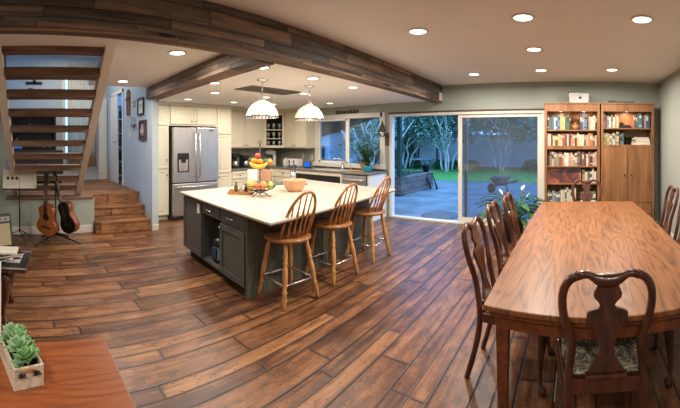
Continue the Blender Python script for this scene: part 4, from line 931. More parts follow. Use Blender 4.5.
# ------------------------------------------------------------------ dining table and chairs
TX0, TX1, TY0, TY1, TZ = -.45, .79, 1.70, 4.73, .76
pts = []
nseg = 16
for q in range(nseg+1):
    u = q/nseg; pts.append((TX0+.004+(TX1-TX0-.008)*u, TY0-.075*math.sin(PI*u)))
pts += [(TX1+.002, TY0+.02), (TX1+.015, 2.6), (TX1+.015, 3.8), (TX1-.02, TY1-.02)]
for q in range(nseg+1):
    u = 1-q/nseg; pts.append((TX0+.04+(TX1-TX0-.10)*u, TY1+.04*math.sin(PI*u)))
pts += [(TX0+.01, TY1-.02), (TX0-.01, 3.8), (TX0-.01, 2.6), (TX0-.002, TY0+.02)]
t = thing('dining_table', 'long walnut dining table with bowed ends and reddish apron', 'table', (.18, 3.2, 0))
def L3(p): return [(a-.18, b-3.2) for a, b in p]
MB().prism(L3(pts), TZ-.028, TZ).build('tabletop', M['table'], t, bev=.006)
cx, cy = .18, 3.2
def inset(p, d): 
    return [(cx+(a-cx)*(1-d/abs(.62)), cy+(b-cy)*(1-d/1.55)) for a, b in p]
ap = MB().prism(L3(inset(pts, .022)), TZ-.060, TZ-.028); ap.build('edge_moulding', M['tableleg'], t, bev=.008)
MB().prism(L3(inset(pts, .05)), TZ-.125, TZ-.060).build('apron', M['tableleg'], t)
for a in (TX0+.085, TX1-.085):
    for b_ in (TY0+.085, TY1-.085):
        mb = MB(); a_, c_ = a-.18, b_-3.2
        vs = [(a_-.02, c_-.02, 0), (a_+.02, c_-.02, 0), (a_+.02, c_+.02, 0), (a_-.02, c_+.02, 0), (a_-.034, c_-.034, TZ-.06), (a_+.034, c_-.034, TZ-.06), (a_+.034, c_+.034, TZ-.06), (a_-.034, c_+.034, TZ-.06)]
        mb.add(vs, [[3, 2, 1, 0], [4, 5, 6, 7], [0, 1, 5, 4], [1, 2, 6, 5], [2, 3, 7, 6], [3, 0, 4, 7]]); mb.build('leg', M['tableleg'], t, bev=.004)
def make_chair():
    t = thing('dining_chair', '', 'chair', (0, 0, 0), 0, 'dining chairs around the walnut table')
    bk = lambda z: -.205-.12*max(0, (z-.45)/.55)**1.2
    for s_ in (-1, 1):
        pts = [(s_*.175, -.30, 0), (s_*.175, -.255, .15), (s_*.178, -.215, .32), (s_*.178, -.205, .45), (s_*.168, bk(.56), .56), (s_*.158, bk(.63), .63), (s_*.168, bk(.70), .70), (s_*.192, bk(.78), .78), (s_*.203, bk(.86), .86), (s_*.198, bk(.93), .93), (s_*.172, bk(.985), .985), (s_*.13, bk(1.01), 1.01)]
        # soften with one pass of midpoints
        sm = [pts[0]]
        for i in range(len(pts)-1):
            a = Vector(pts[i]); b_ = Vector(pts[i+1]); sm += [tuple(a.lerp(b_, .25)), tuple(a.lerp(b_, .75))]
        sm.append(pts[-1])
        MB().tube(sm, [.019]*4+[.0205]*(len(sm)-4), 8).build('back_post', M['mahog'], t)
        lp = [(s_*.215, .195, .44), (s_*.222, .203, .40), (s_*.228, .208, .36), (s_*.222, .203, .30), (s_*.212, .195, .20), (s_*.206, .19, .10), (s_*.208, .195, .05), (s_*.213, .205, .028), (s_*.213, .205, .0)]
        MB().tube(lp, [.030, .036, .037, .030, .021, .016, .015, .030, .024], 10).build('front_leg', M['mahog'], t)
    cr = [(-.135, 1.008), (-.115, 1.018), (-.09, 1.020), (-.07, 1.010), (-.05, .998), (-.02, .990), (.02, .990), (.05, .998), (.07, 1.010), (.09, 1.020), (.115, 1.018), (.135, 1.008)]
    MB().tube([(a, bk(b_)-.004, b_-.006) for a, b_ in cr], [.018, .019, .018, .019, .026, .032, .032, .026, .019, .018, .019, .018], 8, up=(0, 0, 1), flat=.8).build('crest_rail', M['mahog'], t)
    w_ = [(.995, .058), (.975, .050), (.955, .048), (.935, .056), (.915, .064), (.895, .060), (.875, .042), (.86, .034), (.845, .038), (.832, .075), (.82, .092), (.80, .094), (.775, .084), (.74, .068), (.70, .050), (.66, .038), (.62, .034), (.59, .040), (.57, .052), (.55, .062), (.53, .072), (.50, .090)]
    vs = []; fs = []
    for z, h in w_:
        y = bk(z); vs += [(-h, y-.010, z), (h, y-.010, z), (h, y+.010, z), (-h, y+.010, z)]
    n = len(w_)
    for i in range(n-1):
        for j in range(4): a, b_ = 4*i+j, 4*i+(j+1) % 4; fs.append([a, b_, b_+4, a+4][::-1])
    fs += [[0, 1, 2, 3], [4*n-1, 4*n-2, 4*n-3, 4*n-4]]
    MB().add(vs, fs).build('splat', M['mahog'], t, bev=.003)
    MB().box(-.10, .10, -.235, -.195, .475, .50).build('shoe', M['mahog'], t, bev=.006)
    tr = lambda f, b, y0, y1: [(-b, y0), (b, y0), (f, y1), (-f, y1)]
    MB().prism(tr(.180, .178, -.222, -.18), .405, .475).build('rear_rail', M['mahog'], t, bev=.004)
    mb = MB().prism([(-.24, .20), (.24, .20), (.24, .225), (-.24, .225)], .40, .46); mb.prism([(-.195, -.19), (-.17, -.19), (-.215, .215), (-.245, .215)], .40, .46); mb.prism([(.17, -.19), (.195, -.19), (.245, .215), (.215, .215)], .40, .46)
    mb.build('seat_frame', M['mahog'], t, bev=.004)
    q = MB().prism([(-.172, -.18), (.172, -.18), (.215, .0), (.225, .20), (.12, .212), (-.12, .212), (-.225, .20), (-.215, .0)], .445, .49).build('seat_cushion', M['fabric'], t, bev=.02)
    return t
ch0 = make_chair()
chairs = [(.145, 1.87, 0, 'dark mahogany splat-back chair at the near end of the table'),
          (-.40, 2.42, -93, 'mahogany splat-back chair on the window side, nearest the near table corner'),
          (-.43, 3.17, -90, 'mahogany splat-back chair on the window side, second from the near corner'),
          (-.40, 3.74, -90, 'mahogany splat-back chair on the window side, beside the peace lily'),
          (.17, 4.88, 180, 'mahogany splat-back chair at the far table end, before the bookcase'),
          (.88, 4.22, 92, 'mahogany splat-back chair by the right wall, nearest the cupboard bookcase'),
          (.86, 3.56, 90, 'mahogany splat-back chair by the right wall, second from the bookcase'),
          (.80, 2.42, 90, 'dining chair right of the table, only its legs showing below the top')]
for k, (x, y, a, lab) in enumerate(chairs):
    c_ = ch0 if k == 0 else tree_copy(ch0); c_.location = (x, y, 0); c_.rotation_euler = (0, 0, R(a)); c_.scale = (1, 1, .98); c_['label'] = lab

# ------------------------------------------------------------------ bookcases
BY0, BY1, BH = 6.08, 6.375, 2.225
zz = lambda py: ZC-(py-YH)*6.13/F
def case(x0, x1, lab, name):
    t = thing(name, lab, 'bookcase', ((x0+x1)/2, BY0, 0)); h = (x1-x0)/2
    for s_ in (-1, 1): MB().box(s_*(h-.045), s_*h, 0, BY1-BY0, 0, BH-.02).build('side', M['oak'], t, bev=.003)
    MB().box(-h-.01, h+.01, -.015, BY1-BY0, BH-.022, BH).build('top', M['oak'], t, bev=.004); MB().box(-h+.045, h-.045, .0, .03, zz(111.6), BH-.022).build('cornice', M['oak'], t, bev=.003)
    MB().box(-h+.045, h-.045, BY1-BY0-.012, BY1-BY0, .05, BH-.03).build('back', M['oak'], t); MB().box(-h+.045, h-.045, .01, BY1-BY0-.012, 0, .08).build('plinth', M['oak'], t)
    return t, h
LX0, LX1, RX0, RX1 = -.525, .425, .445, 1.375
def shelf(t, h, ztop, th=.02): MB().box(-h+.045, h-.045, .012, BY1-BY0-.012, ztop-th, ztop).build('shelf', M['oak'], t)
tL, hL = case(LX0, LX1, 'tall oak bookcase filled with books, next to the sliding door', 'bookcase')
zl = [zz(129.8), zz(146), zz(165.8), zz(183), zz(202), .28]
for i, z in enumerate(zl): shelf(tL, hL, z, .022 if i != 1 else .055)
shelf(tL, hL, .09, .02)
tR, hR = case(RX0, RX1, 'oak bookcase with two cupboard doors below its open shelves', 'cupboard_bookcase')
zr = [zz(128), zz(144.8)]
shelf(tR, hR, zr[0]); shelf(tR, hR, zr[1], .05)
for s_ in (-1, 1):
    d = MB().box(min(s_*.004, s_*(hR-.045)), max(s_*.004, s_*(hR-.045)), -.005, .02, .50, zr[1]-.055).build('door', M['oak'], tR, bev=.003)
    MB().ball((s_*.06, -.022, zz(175)), .014, 10).build('knob', M['blackmetal'], d)
for k in range(2):
    d = MB().box(-hR+.05, hR-.05, -.005, .02, .1+.2*k, .29+.2*k).build('drawer', M['oak'], tR, bev=.003)
    for s_ in (-1, 1): MB().ball((s_*.2, -.022, .195+.2*k), .014, 10).build('knob', M['blackmetal'], d)
for (t_, h_) in ((tL, hL), (tR, hR)):
    for s_ in ((-.2, .2) if t_ is tL else (0,)):
        MB().lathe([(.03, -.012), (.032, 0)], (s_, .12, zz(111.6)+.02), 14).build('light_puck', M['lamp'], t_)
        l = bpy.data.lights.new('lamp', 'AREA'); l.shape = 'DISK'; l.size = .05; l.energy = 1.6 if t_ is tL else 3; l.color = (1, .74, .5)
        o = bpy.data.objects.new('lamp', l); C.objects.link(o); o.parent = t_; o.location = (s_, .12, zz(111.6)-.0)
ORD = 'first second third fourth fifth sixth seventh eighth ninth tenth eleventh twelfth thirteenth fourteenth fifteenth sixteenth seventeenth eighteenth nineteenth twentieth twenty-first twenty-second twenty-third twenty-fourth twenty-fifth twenty-sixth'.split()
COLS = {'cream': (214, 200, 172), 'white': (222, 218, 208), 'tan': (176, 142, 104), 'brown': (96, 62, 44), 'black': (34, 32, 36), 'navy': (40, 52, 88), 'blue': (70, 104, 146), 'teal': (52, 112, 112), 'green': (74, 98, 66), 'olive': (126, 122, 76), 'red': (146, 50, 40), 'orange': (198, 112, 60), 'maroon': (92, 34, 36), 'grey': (130, 130, 132), 'yellow': (206, 176, 90), 'purple': (98, 84, 122), 'pink': (198, 140, 128)}
def books(x0, x1, z, hmax, seed, row, pal, case_, wmin=.022, wmax=.046):
    rnd = random.Random(seed); x = x0; k = 0
    while x < x1-.02:
        wd = min(rnd.uniform(wmin, wmax), x1-x); h = hmax*rnd.uniform(.74, .98); dp = rnd.uniform(.15, .20); cn = rnd.choice(pal); v_ = rnd.uniform(-14, 14); rgb = tuple(int(max(0, min(255, c_*.76+160*.24+v_))) for c_ in COLS[cn]); q = rnd.randint(0, 3)
        mb = MB(); mb.box(-wd/2+.001, wd/2-.001, 0, .002, 0, h).box(-wd/2+.0008, -wd/2+.003, .002, dp, 0, h).box(wd/2-.003, wd/2-.0008, .002, dp, 0, h)
        mb.m = 1; mb.box(-wd/2+.003, wd/2-.003, .0021, dp-.004, .003, h-.004)
        mb.m = 2
        if q: mb.box(-wd/2+.002, wd/2-.002, -.0008, 0, h*(.5 if q == 1 else .68), h*(.8 if q == 1 else .84))
        if q == 3: mb.box(-wd/2+.002, wd/2-.002, -.0008, 0, h*.1, h*.2)
        lab2 = rnd.choice([(214, 206, 184), (76, 70, 68), (184, 164, 120), (200, 190, 170)])
        o = mb.build('book', [colmat(rgb), M['paper'], colmat(lab2, .6, 'book_label')])
        o.location = (x+wd/2, BY0+.035+rnd.uniform(0, .02), z+.0005)
        size = 'thick' if wd > .036 else 'thin'
        tag(o, '%s %s book, %s from left, %s, %s' % (size, cn, ORD[min(k, 25)], row, case_), 'book', 'books on the %s of the %s' % (row, case_))
        x += wd+.001; k += 1
mixd = ['cream', 'white', 'tan', 'black', 'navy', 'blue', 'green', 'red', 'yellow', 'grey', 'teal', 'cream', 'purple']
warm = ['cream', 'tan', 'orange', 'red', 'yellow', 'brown', 'pink', 'white', 'maroon', 'cream', 'olive']
xi0, xi1 = LX0+.05, LX1-.05
books(xi0, xi0+.40, zl[0], .27, 1, 'top shelf', mixd, 'tall bookcase'); books(xi0+.56, xi1, zl[0], .28, 2, 'top shelf right', ['navy', 'black', 'blue', 'grey', 'purple', 'cream', 'tan'], 'tall bookcase')
books(xi0, xi1, zl[1], .24, 3, 'second shelf', warm, 'tall bookcase')
books(xi0, xi1, zl[2], .25, 4, 'third shelf', ['cream', 'tan', 'black', 'white', 'pink', 'grey', 'red', 'brown', 'olive'], 'tall bookcase', .03, .056)
books(xi0+.60, xi1, zl[3], .25, 5, 'fourth shelf', ['white', 'cream', 'olive', 'green', 'tan'], 'tall bookcase', .03, .05)
books(xi0, xi0+.22, zl[4], .20, 6, 'fifth shelf', ['blue', 'teal', 'green', 'navy', 'grey'], 'tall bookcase'); books(xi0+.225, xi0+.50, zl[4], .26, 7, 'fifth shelf middle', ['cream', 'white', 'tan', 'cream', 'green'], 'tall bookcase')
xr0, xr1 = RX0+.05, RX1-.05
books(xr0, xr0+.26, zr[0], .25, 8, 'top shelf', ['white', 'cream', 'teal', 'red', 'yellow', 'grey'], 'cupboard bookcase'); books(xr0+.53, xr1, zr[0], .27, 9, 'top shelf right', ['navy', 'teal', 'black', 'tan', 'grey', 'maroon', 'brown'], 'cupboard bookcase')
books(xr0, xr0+.36, zr[1], .235, 10, 'second shelf', ['green', 'olive', 'cream', 'black', 'grey', 'blue', 'yellow'], 'cupboard bookcase')
# other things on the shelves
t = thing('picture_panel', 'abstract red and blue picture leaning on the fourth shelf', 'picture', (xi0+.29, BY0+.06, zl[3])); pm = NT('abstract_picture'); no = pm.n('ShaderNodeTexNoise', {'Vector': pm.coord((5, 5, 5)), 'Scale': 1.1, 'Detail': 3, 'Distortion': 1.2}).outputs[0]
pm.set('Base Color', pm.ramp(no, [(.25, srgb(36, 40, 62)), (.45, srgb(86, 52, 54)), (.60, srgb(150, 78, 54)), (.74, srgb(190, 146, 104)), (.85, srgb(60, 60, 90))]))
MB().box(-.28, .28, 0, .02, 0, .25).build('panel', pm.m, t); MB().box(-.29, .29, .0, .022, .25, .262).box(-.29, -.28, 0, .022, 0, .25).box(.28, .29, 0, .022, 0, .25).build('frame', M['grille'], t)
t = thing('carved_ornament', 'brown carved ornament between the top-shelf books', 'ornament', (xi0+.48, BY0+.10, zl[0]))
mb = MB().lathe([(.045, 0), (.06, .02), (.065, .05), (.05, .08), (.03, .09)], n=16); mb.ball((0, 0, .10), .03, 10); mb.build('body', M['stoolseat'], t); MB().tube([(-.06, 0, .05), (-.075, 0, .08), (-.05, 0, .10)], .007, 6).build('handle', M['stoolseat'], t)
t = thing('black_camera_model', 'black vintage gadget in the gap on the cupboard top shelf', 'gadget', (xr0+.38, BY0+.10, zr[0])); MB().box(-.11, .11, -.04, .05, 0, .035).build('base', M['black'], t, bev=.006); MB().box(-.10, -.03, -.03, .04, .035, .10).build('body', M['black'], t, bev=.008); MB().box(-.03, .09, -.02, .03, .035, .06).build('arm', M['black'], t, bev=.006)
t = thing('shelf_plant', 'leafy green plant in a small pot on the cupboard second shelf', 'potted plant', (xr0+.42, BY0+.10, zr[1])); MB().lathe([(.035, 0), (.045, .06), (.045, .075), (.03, .07)], n=16).build('pot', M['black'], t)
rnd = random.Random(9); mb = MB()
for k in range(34):
    a = rnd.uniform(0, 6.28); mb.leaf((0, 0, .07), (math.cos(a), math.sin(a)*.5-.2, rnd.uniform(.5, 1.8)), (0, 0, 1), rnd.uniform(.10, .18), .04, bend=.5)
mb.build('leaves', M['leaf'], t)
for k, (c_, wd, h) in enumerate((('white', .17, .032), ('cream', .16, .026), ('tan', .165, .03), ('white', .15, .022), ('grey', .13, .018))):
    zb = zr[1]+.001+sum((.032, .026, .03, .022, .018)[:k])+.001*k
    mb = MB().box(-wd, wd, -.09, .08, 0, .003).box(-wd, wd, -.09, .08, h-.003, h).box(-wd, -wd+.003, -.09, .08, 0, h); mb.m = 1; mb.box(-wd+.004, wd-.003, -.086, .078, .003, h-.003)
    o = mb.build('book', [colmat(COLS[c_]), M['paper']]); o.location = (xr0+.65, BY0+.12, zb)
    tag(o, '%s book lying flat on the cupboard second shelf, %s of its stack' % (c_, ('bottom', 'second from bottom', 'middle', 'second from top', 'topmost')[k]), 'book', 'flat stack on the cupboard second shelf')
for k in range(5):
    c_ = ('white', 'green', 'cream', 'white', 'olive')[k]; mb = MB().box(-.13, .13, -.08, .08, 0, .003).box(-.13, .13, -.08, .08, .031, .034).box(-.13, .13, -.08, -.077, 0, .034); mb.m = 1; mb.box(-.127, .127, -.077, .078, .003, .031)
    o = mb.build('book', [colmat(COLS[c_]), M['paper']]); o.location = (xi1-.15, BY0+.11, zl[4]+.001+.035*k)
    tag(o, '%s book lying flat on the fifth shelf, %s of its stack' % (c_, ('bottom', 'second from bottom', 'middle', 'second from top', 'topmost')[k]), 'book', 'flat stack on the fifth shelf')
t = thing('silver_case', 'small silver box with a round dark emblem on top of the tall bookcase', 'box', (.06, 6.2, BH)); MB().slab([(-.15, -.07, 0), (.17, -.07, 0), (.18, -.07, .165), (-.17, -.07, .18)], -.16).build('body', colmat((190, 190, 186), .35, 'silver_case'), t)
MB().box(-.18, -.06, -.075, .09, .18, .19).build('lid_edge', M['blackmetal'], t); q = MB(); q.M = Matrix.Translation((.03, -.071, .09)) @ Matrix.Rotation(PI/2, 4, 'X'); q.lathe([(.022, 0), (.022, .004)], n=16).build('emblem', M['blackmetal'], t)
t = thing('flat_case', 'flat dark case lying on top of the cupboard bookcase', 'case', (.80, 6.22, BH)); MB().box(-.23, .23, -.1, .1, .0, .03).build('body', colmat((70, 66, 62), .6, 'flat_case'), t, bev=.006); MB().box(-.22, -.1, -.08, .08, .03, .045).build('clasp', M['blackmetal'], t)

# peace lily
t = thing('peace_lily', 'peace lily with white blooms in a black pot by the sliding door', 'potted plant', (-.97, 5.55, 0))
MB().lathe([(.13, 0), (.14, .02), (.175, .30), (.185, .33), (.165, .33), (.15, .27), (.001, .27)], n=28).build('pot', M['black'], t)
rnd = random.Random(17)
for k in range(90):
    a = rnd.uniform(0, 6.28); el = rnd.uniform(.35, 1.9); d = Vector((math.cos(a), math.sin(a), el)).normalized(); L_ = rnd.uniform(.22, .52)
    b0 = Vector((0, 0, .27)); e1 = b0+d*L_; mb = MB(); mb.tube([b0, b0+d*L_*.5+Vector((0, 0, .02)), e1], .0035, 4)
    mb.leaf(e1-d*.02, (d+Vector((math.cos(a)*.6, math.sin(a)*.6, -.1))), (0, 0, 1), rnd.uniform(.17, .24), rnd.uniform(.09, .12), bend=.8, seg=5)
    mb.build('leaf', M['leaf_dark'] if k % 3 else M['leaf'], t)
for k, (a, h) in enumerate(((2.8, .66), (1.0, .72), (.2, .62), (4.4, .62), (5.6, .68))):
    f_ = MB(); e1 = Vector((.2*math.cos(a), .2*math.sin(a), .20+h-.15)); f_.tube([(0, 0, .27), e1*.5+Vector((0, 0, .2)), e1], .003, 4); f_.build('flower_stem', M['leaf'], t)
    MB().leaf(e1, (math.cos(a)*.4, math.sin(a)*.4, 1), (0, 0, 1), .10, .07, bend=.3, seg=5).build('bloom', M['white'], t)

# ------------------------------------------------------------------ hall wall things
def frame(px0, px1, py0, py1, name, lab, fm, inner, Y=2.33, border=.03, dep=.03):
    xa, _ = onY(px0, 100, Y); xb, _ = onY(px1, 100, Y); pm_ = (px0+px1)/2; _, zt = onY(pm_, py0, Y); _, zb = onY(pm_, py1, Y)
    t = thing(name, lab, 'picture', ((xa+xb)/2, Y-.001, zb)); h = abs(xb-xa)/2; H_ = zt-zb
    MB().box(-h, h, -dep, -.001, 0, border).box(-h, h, -dep, -.001, H_-border, H_).box(-h, -h+border, -dep, -.001, border, H_-border).box(h-border, h, -dep, -.001, border, H_-border).build('frame', fm, t, bev=.003)
    MB().box(-h+border, h-border, -.012, -.004, border, H_-border).build('picture', inner, t)
    return t, h, H_
t, h, H_ = frame(138.5, 144.5, 98, 115, 'framed_document', 'black-framed white document high on the hall wall', M['black'], M['paper'])
MB().box(-h+.07, h-.07, -.016, -.012, H_*.62, H_*.64).box(-h+.07, h-.07, -.016, -.012, H_*.5, H_*.52).box(-h+.07, h-.10, -.016, -.012, H_*.4, H_*.42).build('text_lines', M['ink'], t)
t, h, H_ = frame(140, 147, 120, 140, 'framed_print', 'dark-framed figure print low on the hall wall', M['mahog'], colmat((84, 70, 72), .6, 'print'))
MB().lathe([(.03, 0), (.06, .10), (.03, .16), (.035, .2), (.001, .23)], (0, -.010, .07), 12).build('figure', colmat((170, 158, 160), .7, 'print_figure'), t)
xa, zt = onY(129, 93, 2.33); t = thing('wall_hanging', 'tall narrow colourful wooden hanging on the hall wall', 'wall decoration', (xa, 2.329, onY(129, 115, 2.33)[1]))
MB().box(-.11, -.04, -.025, 0, 0, .50).build('strip', M['mahog'], t); MB().box(-.03, .03, -.03, 0, .02, .53).build('strip', colmat((60, 74, 96), .7, 'painted_wood'), t); MB().box(.04, .10, -.025, 0, -.02, .49).build('strip', colmat((170, 104, 60), .7, 'painted_wood'), t); MB().box(-.12, .11, -.035, -.03, .30, .36).build('cross_bar', colmat((40, 44, 60), .7, 'painted_wood'), t)
xa, za = onY(134, 103, 2.33); t = thing('thermostat', 'small square thermostat on the hall wall', 'thermostat', (xa, 2.329, za)); MB().box(-.07, .07, -.025, 0, -.06, .06).build('case', M['trim'], t, bev=.004)
MB().box(-.04, .04, -.028, -.025, -.01, .03).build('display', M['grille'], t)
xa, za = onY(134.5, 125, 2.33); t = thing('wall_rack', 'small metal key rack on the hall wall', 'rack', (xa, 2.329, za)); MB().box(-.12, .12, -.06, 0, -.01, .01).build('ledge', M['nickel'], t); MB().tube([(-.1, -.03, .01), (-.08, -.03, .12), (0, -.03, .16), (.08, -.03, .12), (.1, -.03, .01)], .005, 6).build('scroll', M['nickel'], t)
for s_ in (-.07, 0, .07): MB().tube([(s_, -.03, -.01), (s_, -.04, -.05), (s_, -.06, -.05)], .004, 6).build('hook', M['nickel'], t)
xa, za = onY(130, 134, 2.33); t = thing('light_switch', 'white light switch on the hall wall', 'switch', (xa, 2.329, za)); MB().box(-.04, .04, -.006, 0, -.06, .06).build('plate', M['white'], t, bev=.002); MB().box(-.008, .008, -.016, -.006, -.012, .012).build('toggle', M['white'], t)
# room behind the stairs
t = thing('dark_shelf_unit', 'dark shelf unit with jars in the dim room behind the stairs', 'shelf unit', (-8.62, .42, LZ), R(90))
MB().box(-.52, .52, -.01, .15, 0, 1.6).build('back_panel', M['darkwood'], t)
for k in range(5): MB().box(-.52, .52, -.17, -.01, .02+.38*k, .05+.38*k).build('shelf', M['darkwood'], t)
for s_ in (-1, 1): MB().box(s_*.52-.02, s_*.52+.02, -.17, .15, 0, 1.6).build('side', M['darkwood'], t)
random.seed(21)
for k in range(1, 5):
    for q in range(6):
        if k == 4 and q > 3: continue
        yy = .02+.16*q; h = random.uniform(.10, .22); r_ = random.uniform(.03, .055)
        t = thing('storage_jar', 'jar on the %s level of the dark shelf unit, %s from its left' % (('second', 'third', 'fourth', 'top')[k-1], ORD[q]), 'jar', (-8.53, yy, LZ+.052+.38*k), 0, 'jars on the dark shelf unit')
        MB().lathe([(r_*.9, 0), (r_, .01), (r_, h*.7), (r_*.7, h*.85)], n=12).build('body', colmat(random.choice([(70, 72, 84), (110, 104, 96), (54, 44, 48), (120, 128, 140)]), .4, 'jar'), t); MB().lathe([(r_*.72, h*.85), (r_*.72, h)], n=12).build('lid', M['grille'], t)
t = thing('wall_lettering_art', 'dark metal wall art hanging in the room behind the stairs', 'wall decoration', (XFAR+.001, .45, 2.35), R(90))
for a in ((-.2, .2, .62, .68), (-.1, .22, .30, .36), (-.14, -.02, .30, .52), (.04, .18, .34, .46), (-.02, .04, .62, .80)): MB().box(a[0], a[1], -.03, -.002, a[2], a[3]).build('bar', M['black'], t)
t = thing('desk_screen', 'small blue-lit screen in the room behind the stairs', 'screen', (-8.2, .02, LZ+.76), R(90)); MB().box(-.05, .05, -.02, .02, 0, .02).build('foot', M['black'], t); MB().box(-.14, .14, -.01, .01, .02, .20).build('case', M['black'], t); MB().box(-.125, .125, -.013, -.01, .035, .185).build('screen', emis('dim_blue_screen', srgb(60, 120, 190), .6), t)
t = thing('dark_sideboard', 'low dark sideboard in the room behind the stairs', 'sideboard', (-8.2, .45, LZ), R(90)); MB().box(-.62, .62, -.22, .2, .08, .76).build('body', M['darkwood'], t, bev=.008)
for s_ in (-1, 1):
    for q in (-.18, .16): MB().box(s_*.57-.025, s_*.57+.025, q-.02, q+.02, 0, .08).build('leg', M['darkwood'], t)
for s_ in (-1, 1): d = MB().box(min(s_*.01, s_*.60), max(s_*.01, s_*.60), -.24, -.22, .1, .74).build('door', M['darkwood'], t, bev=.003); MB().ball((s_*.06, -.25, .45), .014, 8).build('knob', M['nickel'], d)

# ------------------------------------------------------------------ music corner
t = thing('music_stand', 'black tripod music stand with an open score by the low wall', 'music stand', (-5.62, .06, 0))
MB().tube([(0, 0, .13), (0, 0, .78)], .011).build('pole', M['blackmetal'], t); MB().tube([(0, 0, .70), (-.02, 0, 1.02)], .007).build('pole_extension', M['blackmetal'], t)
for k in range(3):
    a = R(20+120*k); MB().tube([(0, 0, .17), (.30*math.cos(a), .30*math.sin(a), .008)], .007).build('leg', M['blackmetal'], t); MB().tube([(0, 0, .06), (.15*math.cos(a), .15*math.sin(a), .09)], .005).build('brace', M['blackmetal'], t)
MD = Matrix.Translation((.02, 0, .80)) @ Matrix.Rotation(R(-12), 4, 'Y'); q = MB(); q.M = MD; q.box(-.005, .002, -.27, .27, .0, .30).box(.002, .05, -.27, .27, 0, .012); q.build('desk', M['blackmetal'], t)
t = thing('sheet_music_book', 'open white music book with three small pictures on the stand', 'book', (-5.60, .06, .81))
mb = MB(); mb.M = Matrix.Rotation(R(-12), 4, 'Y'); mb.box(.006, .012, -.265, -.003, .012, .31).box(.006, .012, .003, .265, .012, .31); mb.build('page', M['paper'], t)
mb = MB(); mb.M = Matrix.Rotation(R(-12), 4, 'Y')
for k in range(3): mb.box(.012, .0135, -.205+.07*k, -.160+.07*k, .15, .20)
for k in range(6): mb.box(.012, .013, .03, .235, .06+.038*k, .0625+.038*k)
for k in range(2): mb.box(.012, .013, -.23, -.04, .07+.03*k, .0725+.03*k)
mb.build('print', M['ink'], t)
def outline(lo, up, waist, H_, n=18):
    pr = []
    for i in range(n+1):
        s = i/n
        if s < .5: wv = lo*math.sin(PI*min(1, s/.5*.5+.0)) if s < .25 else lo+(waist-lo)*(1-math.cos(PI*(s-.25)/.35))/2
        else: wv = waist+(up-waist)*(1-math.cos(PI*(s-.5)/.3))/2 if s < .8 else up*math.sqrt(max(0, 1-((s-.8)/.21)**2))
        if s < .25: wv = lo*math.sqrt(max(0, 1-((.25-s)/.255)**2))
        elif s < .6: wv = lo+(waist-lo)*(1-math.cos(PI*(s-.25)/.35))/2
        elif s < .82: wv = waist+(up-waist)*(1-math.cos(PI*(s-.6)/.22))/2
        else: wv = up*math.sqrt(max(0, 1-((s-.82)/.19)**2))
        pr.append((max(wv, .02), s*H_))
    return [(a, b) for a, b in pr]+[(-a, b) for a, b in pr[::-1]]
def guitar(name, lab, loc, rot, top, side, dark, L_=.49):
    t = thing(name, lab, 'guitar', loc); t.rotation_euler = rot
    o_ = outline(.185, .14, .12, L_)
    mb = MB(); mb.M = Matrix.Rotation(PI/2, 4, 'X'); mb.prism(o_, -.05, .045, True); mb.build('body_sides', side, t)
    mb = MB(); mb.M = Matrix.Rotation(PI/2, 4, 'X'); mb.prism([(a*1.0, b) for a, b in o_], .045, .05); so = mb.build('soundboard', top, t)
    mb = MB(); mb.M = Matrix.Translation((0, -.05, L_*.62)) @ Matrix.Rotation(PI/2, 4, 'X'); mb.lathe([(.045, 0), (.045, .002)], n=24); mb.build('sound_hole', M['black'], so)
    mb = MB(); mb.M = Matrix.Translation((0, -.05, L_*.62)) @ Matrix.Rotation(PI/2, 4, 'X'); mb.lathe([(.047, .0), (.047, .003), (.06, .003), (.06, .0)], n=24, cap=False); mb.build('rosette', M['darkwood'], so)
    MB().box(-.09, .09, -.062, -.05, L_*.26, L_*.30).build('bridge', M['darkwood'], so)
    nk = MB().box(-.026, .026, -.062, -.03, L_*.97, L_+.34).build('neck', M['mahog'], t, bev=.006); MB().box(-.027, .027, -.068, -.062, L_*.72, L_+.34).build('fretboard', M['darkwood'], nk)
    hd_ = MB().slab([(-.034, -.03, L_+.34), (.034, -.03, L_+.34), (.038, -.015, L_+.52), (-.038, -.015, L_+.52)], .018).build('headstock', M['darkwood'], t)
    for s_ in (-1, 1):
        for k in range(3): MB().tube([(s_*.034, -.03, L_+.38+.045*k), (s_*.062, -.03, L_+.38+.045*k)], .007, 6).build('tuning_peg', M['nickel'], hd_)
    mb = MB()
    for k in range(6): mb.tube([(-.022+.0088*k, -.064, L_*.28), (-.018+.0072*k, -.071, L_+.34)], .0008, 3)
    mb.build('strings', M['chrome'], t)
    return t
gt = wood('spruce_top', srgb(150, 84, 36), srgb(182, 110, 52), srgb(198, 130, 70), 2, 1, .3, .3); gs = wood('rosewood_side', srgb(84, 40, 22), srgb(124, 66, 38), srgb(150, 88, 54), 2, 1, .3, .3)
guitar('classical_guitar', 'amber classical guitar facing the room on the left of the stand', (-5.55, .50, .11), (R(9), R(6), R(50)), gt, gs, False)
guitar('acoustic_guitar', 'black-fronted acoustic guitar turned sideways on the stand', (-5.52, .88, .13), (R(6), R(-17), R(30)), colmat((30, 24, 24), .25, 'black_lacquer'), gs, True, .50)
t = thing('double_guitar_stand', 'black folding stand under the two guitars', 'guitar stand', (-5.68, .64, 0))
MB().tube([(0, 0, .06), (0, 0, .82)], .012).build('pole', M['blackmetal'], t)
for a, b_ in ((.36, .34), (.40, -.36), (-.10, .22), (-.10, -.22)): MB().tube([(0, 0, .08), (a*.5, b_*.5, .05), (a, b_, .012)], .012).build('leg', M['blackmetal'], t)
